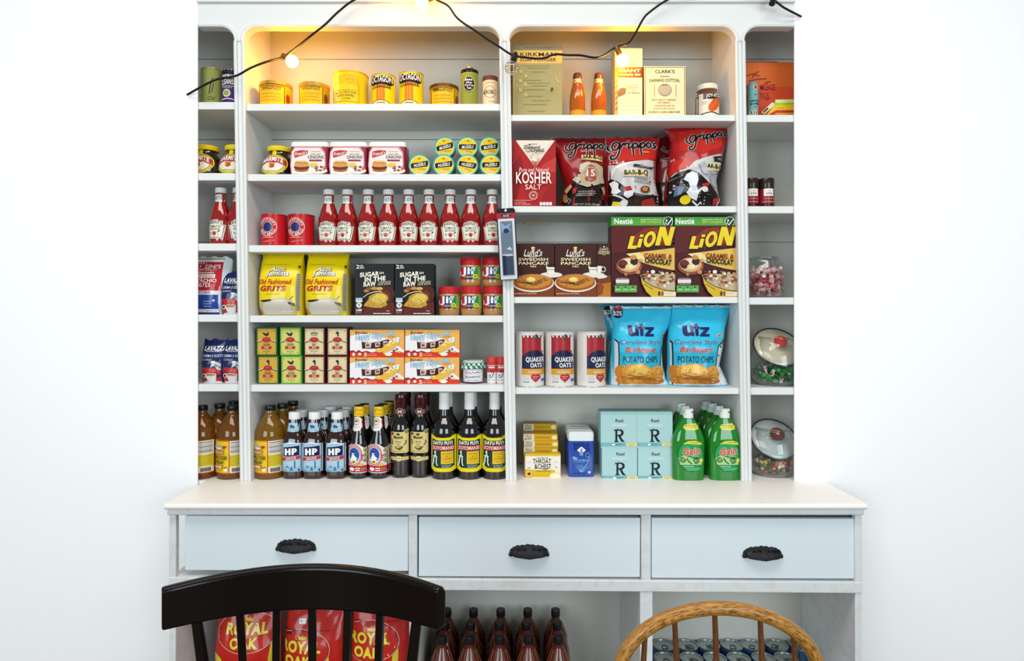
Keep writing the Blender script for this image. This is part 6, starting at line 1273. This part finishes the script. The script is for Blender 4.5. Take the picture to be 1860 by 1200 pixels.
r, R = candy_jar('glass jar with brown knobbed lid over mixed jelly candies', 1402, 870, 42, CT, .1, .058, dict(r=.0076, cat='candy', group='mixed jelly candies', label='', protos=lambda: [blob('jelly_candy', .0076, c, sx=.9, sz=1.25, txt=c_+' jelly candy in the brown knobbed jar') for c, c_ in (('b8322c', 'red'), ('e0c25a', 'yellow'), ('7aa03a', 'green'), ('e8dcc4', 'white'), ('d98a6a', 'peach'), ('4a6a2a', 'dark green'))]), 250, seed=9)
tilted_lid(r, R, mat('6a3020', .25, coat=.7), mat('c4c8c6', .2, coat=.6), math.radians(48), R*1.55, -.02, .0275)

# ================================================================== in the base cabinet
Z = CB
def f(a, k, out):
    u = k.u
    a.ell(u+4, 1155, 55, 33.6, 'e8b8a0', 40); a.ell(u+4, 1155, 53.8, 32.4, '5a0f0c', 40); a.ell(u+4, 1155, 52.6, 31.4, 'c4241a', 40)
    a.t('ROYAL', u-32, u+41, 1141, 1158, 'f0d83a', b=.07, out=(.03, '4a1008')); a.t('OAK', u-23, u+25, 1164, 1180, 'f0d83a', b=.07, out=(.03, '4a1008'))
    a.poly([(u, 1138), (u-1, 1132), (u+4, 1134), (u+7, 1131), (u+10, 1134), (u+15, 1132), (u+14, 1138)], 'e8c83a'); a.line([(u-4, 1138), (u-6, 1133), (u-3, 1131)], 1.4, 'e8c83a')
    a.poly([(u-58, 1187), (u-40, 1196), (u-26, 1215), (u-58, 1260)], 'd8c23a'); a.poly([(u+58, 1165), (u+48, 1176), (u+46, 1200), (u+52, 1260), (u+58, 1260)], 'd8c23a')
    a.poly([(u-57, 1122), (u+57, 1123), (u+57, 1124.4), (u-57, 1123.6)], '8a1410')
CB_ = [(1099, -54, 55), (1104, -56, 57), (1124, -57, 58), (1180, -58, 59), (1270, -58, 59), (1280, -56, 57)]
bgs = []
for i, (u, l, dz) in enumerate(((437, 'left red charcoal bag, its emblem fully visible between the slats', 0), (565, 'middle red charcoal bag, standing lowest behind the black chair', 1), (689, 'right red charcoal bag with a small price sticker', 2))):
    dv = (0, 29, 15)[i]; du_ = (0, -27, -25)[i]
    def g(a, k, out, i=i, dv=dv):
        f(a, k, out); a.L = [([(uu+du_, vv+dv) for uu, vv in L_[0]],)+L_[1:] for L_ in a.L]
        if i:
            uu, vv = (542.5, 1138) if i == 1 else (680, 1124)
            a.poly([(uu-6, vv-4-dv*0), (uu+7, vv-4), (uu+7, vv+4.6), (uu-6, vv+4.6)], 'e8e6e2'); a.micro(uu-3.4, uu+4.4, vv, '3a3a5a', 2)
    out = [(v+(0 if i == 0 else (3 if i == 1 else 4)), u+a_, u+b_) for v, a_, b_ in CB_]
    bgs.append(bag('charcoal_bag', l, 'bag', out, Z, (-.17, -.155, -.165)[i], .13, 'c3221a', g, 'red charcoal bags', crk=.006, seed=50+i*7, flat=.3, back=.7))
# cider bottles
CI = mat('7a2a12', .06, trans=.4, ior=1.33, coat=.8, name='red_cider')
CP = [(22, 1287), (24.6, 1283), (25, 1276), (25, 1216), (23.6, 1204), (18, 1188), (12.6, 1176), (9.4, 1170), (8.6, 1166)]
def make_cider():
    yf = -.127-.045; k = K('cider_bottle', 'first cider bottle in the front row, half hidden by the black chair', 'bottle', 803, Z, yf, .045, 'black capped cider bottles under the counter')
    P = [(.026, 0), (.043, .003), (.0455, .014), (.0455, .108), (.043, .128), (.032, .16), (.0205, .186), (.0155, .196), (.0145, .206)]
    MB().lathe(P, CI, seg=26).build('bottle', k.root, smooth=50)
    MB().lathe([(.0155, .205), (.0168, .206), (.0168, .227), (.0158, .2295), (0, .23)], CAPB, seg=24).build('cap', k.root)
    m = MB()
    for q in range(12):
        t = 2*PI*q/12; m.tube([(.0435*math.cos(t), .0435*math.sin(t), .129), (.0325*math.cos(t), .0325*math.sin(t), .161), (.021*math.cos(t), .021*math.sin(t), .187)], .0012, mat('b88a6a', .1, trans=.5, coat=1.), 5)
    m.build('moulded_ribs', k.root)
    a = k.art(); sf = rev(P); R = .0455
    a.L.append(([(k.u-20, V0-(Z+.045-ZE)/k.s), (k.u+20, V0-(Z+.045-ZE)/k.s), (k.u+20, V0-(Z+.1-ZE)/k.s), (k.u-20, V0-(Z+.1-ZE)/k.s)], [(0, 1, 2, 3)], 'e9d9a8', False)); a.build('printed_label', k.root, sf, cut=(.005, 0))
    return k
k = make_cider(); k.root.location.y = -.127
rows = [('front', -.127, (803, 853, 907.5, 960, 1014.5)), ('middle', -.034, (808, 855, 907, 956, 1012)), ('rear', .06, (812, 860, 909.5, 958.5, 1009))]
for nm, y, us in rows:
    for i, u in enumerate(us):
        l = f'{ORD[i]} cider bottle from the left in the {nm} row under the middle drawer'
        if nm == 'front' and i == 0: k.root['label'] = l; k.root.location = (X(u, y), y, Z); continue
        o = dup(k.root, l, u, Z, yc=y); o.location.x = X(u, y)
# pull-tab cans
def make_can():
    R, H = .041, .089
    r = thing('tall_can', 'x', 'can', 'pull tab cans under the right drawer', (0, 0, 0)); r['half_depth'] = R
    MB().lathe([(R*.94, 0), (R*.98, .004), (R*.98, H-.004), (R*.95, H-.001)], mat('2f5a8a', .3, metal=.3, coat=.3), seg=28, caps=False).build('can_body', r)
    st = mat('b4bcb8', .28, metal=.85)
    MB().lathe([(R*.96, H-.006), (R*1.0, H-.002), (R, H+.001), (R*.93, H+.0005), (R*.91, H-.004), (R*.6, H-.0035), (R*.55, H-.0045), (0, H-.0045)], st, seg=28, caps=False).build('lid', r)
    m = MB(); pts = [(.010*math.cos(t), -.016+.013*math.sin(t), H-.001) for t in [q*PI/8 for q in range(17)]]; m.tube(pts, .0016, mat('3c4442', .35, metal=.6), 6); m.box(-.004, .004, -.004, .008, H-.0035, H-.0012, st); m.build('pull_tab', r)
    return r
c0 = make_can(); n = 0
rr = random.Random(6)
for nm, y, us in (('back', .074, (1206, 1248, 1287, 1329, 1366, 1411, 1454)), ('front', -.014, (1209, 1256, 1299, 1342, 1387, 1428))):
    for lvl in (0,):
        for i, u in enumerate(us):
            if lvl == 0 and i not in (0, 1, 2, 3, 4, 5, 6): continue
            l = f"{ORD[i]} can from the left in the {nm} row, right of the partition"
            if n == 0: o = c0; o['label'] = l
            else: o = dup(c0, l, u, Z, yc=y, rz=rr.uniform(-.9, .9))
            zt = (.277 if nm == 'back' else .277)-CB-.108
            o.location = (X(u, y), y, CB+.0+lvl*.109); n += 1

# ================================================================== chairs in front of the counter
BLK = mat('070708', .2, coat=.12, bump=.05, bscale=120, grain=('0f0b0a', .2, .75, (3, 3, 30)), name='black_lacquered_wood')
YK = -.97
def chair_black():
    cx = X(565, -1.0); r = thing('slat_back_chair', 'black lacquered wooden chair with curved crest rail and flat slats', 'chair', None, (cx, -1.2, 0))
    def L(x, y, z): return (x-cx, y+1.2, z)
    def yb(t): return YK-.085*t*t           # the back bows away from the sitter
    m = MB(); pts = []; sec = [(-.045, -.012), (-.045, .012), (.030, .014), (.043, .006), (.046, -.004), (.040, -.013)]
    W = .265; vs = []; n = 26; ns = len(sec)
    for i in range(n+1):
        t = 2*i/n-1; x = cx+W*t; y = yb(t); sl = math.atan2(-2*.085*t, W)
        zc_ = .945+.004*(1-t*t)
        for a_, b_ in sec:
            hh = a_*(1-.12*t*t); vs.append(L(x-math.sin(sl)*b_, y+math.cos(sl)*b_, zc_+hh))
    fs = [(i*ns+q, i*ns+(q+1) % ns, (i+1)*ns+(q+1) % ns, (i+1)*ns+q) for i in range(n) for q in range(ns)]+[tuple(range(ns)), tuple(n*ns+q for q in range(ns-1, -1, -1))]
    m.add(vs, fs, BLK); m.build('crest_rail', r, bevel=.004, smooth=40, seg=3)
    for ut, ub in ((435.5, 441), (503, 498), (567, 565), (632, 626), (691, 684)):
        t = (ut-565)/243; yt = yb(t); st_ = sc(yt); xt = (ut-920)*st_; zt = .912
        xb = (ub-920)*sc(yt); k_ = (xb-xt)/(1200-1110)*(.912-.45)/st_*.55
        vs = []; sl = math.atan2(-2*.085*t, W); wv = .0075
        for z, x, y in ((.45, xt+k_, -1.0+.02), (.65, xt+k_*.5, yt+.004), (.80, xt+k_*.25, yt+.006), (zt, xt, yt)):
            for a_, b_ in ((-wv, -.006), (wv, -.006), (wv, .006), (-wv, .006)): vs.append(L(x+a_*math.cos(sl)-b_*math.sin(sl), y+b_*math.cos(sl)+a_*math.sin(sl), z))
        m = MB(); m.add(vs, [(j*4+q, j*4+(q+1) % 4, (j+1)*4+(q+1) % 4, (j+1)*4+q) for j in range(3) for q in range(4)]+[(3, 2, 1, 0), (12, 13, 14, 15)], BLK); m.build('slat', r, bevel=.002)
    for sg in (-1, 1):
        t = sg*.815; yt = yb(t); xt = cx+W*t
        m = MB(); m.tube([L(cx+sg*.165, -.99, .0+.45), L(cx+sg*.18, yt+.01, .65), L(xt-sg*.012, yt+.004, .83), L(xt, yt, .93)], [.014, .013, .0115, .010], BLK, 12); m.build('stile', r, smooth=60)
    m = MB(); poly = [(-.19, -.98), (-.215, -1.2), (-.225, -1.38), (-.19, -1.425), (0, -1.44), (.19, -1.425), (.225, -1.38), (.215, -1.2), (.19, -.98), (0, -.955)]
    vs = [L(cx+x, y, .415) for x, y in poly]+[L(cx+x, y, .452) for x, y in poly]; q = len(poly)
    m.add(vs, [tuple(range(q-1, -1, -1)), tuple(range(q, 2*q))]+[(i, (i+1) % q, (i+1) % q+q, i+q) for i in range(q)], BLK); m.build('seat', r, bevel=.012, seg=3)
    for sx in (-1, 1):
        for yy, ye in ((-1.03, -.985), (-1.36, -1.40)):
            m = MB(); m.tube([L(cx+sx*.165, yy, .42), L(cx+sx*.185, (yy+ye)/2, .22), L(cx+sx*.205, ye, 0.002)], [.016, .02, .013], BLK, 12); m.build('leg', r, smooth=60)
        m = MB(); m.tube([L(cx+sx*.186, -1.01, .2), L(cx+sx*.186, -1.38, .2)], [.010, .010], BLK, 10); m.build('stretcher', r, smooth=60)
    return r
chair_black()
OAK = mat('c08a40', .4, coat=.3, bump=.2, bscale=25, grain=('6a3f16', .36, .6, (3, 60, 3)), name='oak_along_grain')
OAK2 = mat('7a4a24', .35, coat=.3, bump=.15, bscale=30, grain=('3a1d0e', .3, .65, (40, 40, 3)), name='dark_oak_spindles')
def chair_windsor():
    Y = -1.0; s = sc(Y); cx = X(1306, Y); r = thing('windsor_chair', 'oak hoop back chair with round spindles at lower right', 'chair', None, (cx, -1.2, 0))
    def L(x, y, z): return (x-cx, y+1.2, z)
    zt = Zp(1104, Y); a, b = 181*s, 122*s; zc_ = zt-b; pts = []; rs = []
    def back(z): return Y-.0-(.0 if z > zc_ else (zc_-z)*.12)
    for q in range(9): 
        z = .46+(zc_-.46)*q/9; pts.append(L(cx-a*(.80+.2*(q/9)**.6), back(z), z)); rs.append(.0135)
    for q in range(33):
        t = PI-PI*q/32; z = zc_+b*math.sin(t); pts.append(L(cx+a*math.cos(t), back(z), z)); rs.append(.0135)
    for q in range(8, -1, -1):
        z = .46+(zc_-.46)*q/9; pts.append(L(cx+a*(.80+.2*(q/9)**.6), back(z), z)); rs.append(.0135)
    m = MB(); m.tube(pts, rs, OAK, 16); o = m.build('hoop', r, smooth=60)
    for ub, ut in ((1164, 1172), (1232, 1225), (1302.5, 1298), (1386, 1380.5), (1448, 1441)):
        xt = (ut-920)*s; dx = (xt-cx)/a; z1 = zc_+b*math.sqrt(max(0, 1-dx*dx))-.004
        xb = xt+(ub-ut)/(1200-1130)*(z1-.46)/s*s*.55
        m = MB(); m.tube([L(xt+(xb-xt)*(1-k_), back(.46+(z1-.46)*k_), .46+(z1-.46)*k_) for k_ in (0, .25, .5, .75, 1)], [.0065, .0085, .0078, .0062, .005], OAK2, 12); m.build('spindle', r, smooth=60)
    m = MB(); poly = [(.24*math.cos(t)*(1 if math.sin(t) > 0 else .97), -1.2+.22*math.sin(t)) for t in [q*PI/14 for q in range(28)]]; q = 28
    vs = [L(cx+x*.95, y, .42) for x, y in poly]+[L(cx+x, y, .462) for x, y in poly]
    m.add(vs, [tuple(range(q-1, -1, -1)), tuple(range(q, 2*q))]+[(i, (i+1) % q, (i+1) % q+q, i+q) for i in range(q)], OAK); m.build('seat', r, bevel=.012, seg=3)
    for sx in (-1, 1):
        for yy, ye in ((-1.08, -1.0), (-1.32, -1.40)):
            m = MB(); m.tube([L(cx+sx*.14, yy, .43), L(cx+sx*.165, (yy+ye)/2, .25), L(cx+sx*.18, ye*.6+yy*.4, .12), L(cx+sx*.2, ye, .002)], [.013, .02, .016, .011], OAK2, 12); m.build('leg', r, smooth=60)
        m = MB(); m.tube([L(cx+sx*.166, -1.03, .2), L(cx+sx*.166, -1.2, .2), L(cx+sx*.166, -1.37, .2)], [.008, .012, .008], OAK2, 10); m.build('stretcher', r, smooth=60)
    m = MB(); m.tube([L(cx-.166, -1.2, .2), L(cx, -1.2, .2), L(cx+.166, -1.2, .2)], [.008, .012, .008], OAK2, 10); m.build('stretcher', r, smooth=60)
chair_windsor()

# ================================================================== string lights
YS_ = -.05
root = thing('string_lights', 'black wire of globe string lights swagged across the shelving top', 'string lights', None, (0, YS_, 2.4))
def LP(u, v, y=YS_): return Vector((X(u, y), y-YS_, Zp(v, y)-2.4))
def spline(p, n=6):
    o = []
    for i in range(len(p)-1):
        p0, p1, p2, p3 = p[max(i-1, 0)], p[i], p[i+1], p[min(i+2, len(p)-1)]
        for q in range(n):
            t = q/n; o.append(.5*(2*p1+(p2-p0)*t+(2*p0-5*p1+4*p2-p3)*t*t+(3*p1-p0-3*p2+p3)*t**3))
    return o+[p[-1]]
WIRE = mat('121213', .45)
wp = [LP(340, 172, -.012), LP(374, 153), LP(398, 143), LP(429, 137.5), LP(456, 123), LP(485, 112, -.02), LP(512, 104.5, .03), LP(530, 93, .02), LP(545, 81, -.01), LP(567, 63), LP(590, 45), LP(615, 21), LP(645, -1), LP(690, -16), LP(745, -8), LP(782, -4), LP(795, 1), LP(814, 11), LP(828, 30), LP(842, 42), LP(862, 55), LP(885, 71), LP(907, 85), LP(930, 99.5), LP(955, 104.5), LP(985, 106), LP(1008, 98.8), LP(1030, 100), LP(1055, 100.5), LP(1080, 104.6), LP(1098, 100, -.02), LP(1118, 86, .0), LP(1140, 79, -.02), LP(1153, 62, -.02), LP(1168, 35), LP(1180, 22), LP(1212, 0), LP(1262, -22), LP(1340, -26), LP(1395, -8), LP(1412, 5), LP(1426, 15), LP(1455, 30, -.012)]
MB().tube(spline(wp), .0038, WIRE, 8).build('wire', root, smooth=60)
SOCK = mat('1c1a1a', .4); SOCKB = mat('7a5a2a', .35, metal=.5)
LIT = mat('ffad22', .2, emit=BULB_POWER, name='lit_bulb')
YIN = {515: .03, 1120: .0}          # these two hang just inside the bays
bulbs = [((515, 101), (530.5, 111.5), 'lit', SOCKB), ((784, -3), (766, 2), 'lit', SOCKB), ((936, 99), (929.5, 123.5), 'off', SOCK), ((1120, 87), (1131, 110), 'lit', SOCKB), ((1408, -8), (1388, 42), 'none', SOCK)]
for (su, sv), (bu, bv), st, sm in bulbs:
    A_, B_ = LP(su, sv, YIN.get(su, YS_)), LP(bu, bv, YIN.get(su, YS_-.02)); d = (B_-A_).normalized()
    L0 = .030 if st != 'none' else .038
    m = MB(); m.tube([A_-d*.006, A_, A_+d*L0*.35, A_+d*L0*.4, A_+d*L0], [.0075, .0095, .0095, .0105, .0105], sm, 14); so = m.build('socket', root, smooth=40)
    if st == 'none': continue
    R = .0245 if st == 'off' else .0225; c = B_
    m = MB(); prof = [(0, -R)]+[(R*math.sin(t), -R*math.cos(t)) for t in [q*PI/14 for q in range(1, 13)]]+[(.008, R+.003)]
    if st == 'lit':
        m.lathe(prof, LIT, seg=24); b = m.build('bulb', so, smooth=60)
    else:
        m.lathe(prof, thin_glass('f6f4ea', .2), seg=24, caps=False); b = m.build('bulb', so, smooth=60); b['label'] = 'unlit clear bulb'
    b.location = c; b.rotation_euler = Vector((0, 0, 1)).rotation_difference(-d).to_euler()
    if st == 'off':
        f_ = MB(); f_.tube([(0, 0, R), (.004, 0, .004), (0, .003, -.004), (-.004, 0, .004), (0, 0, R)], .0006, mat('5a4a3a', .4), 5); g = f_.build('filament', so); g.location = c; g.rotation_euler = b.rotation_euler
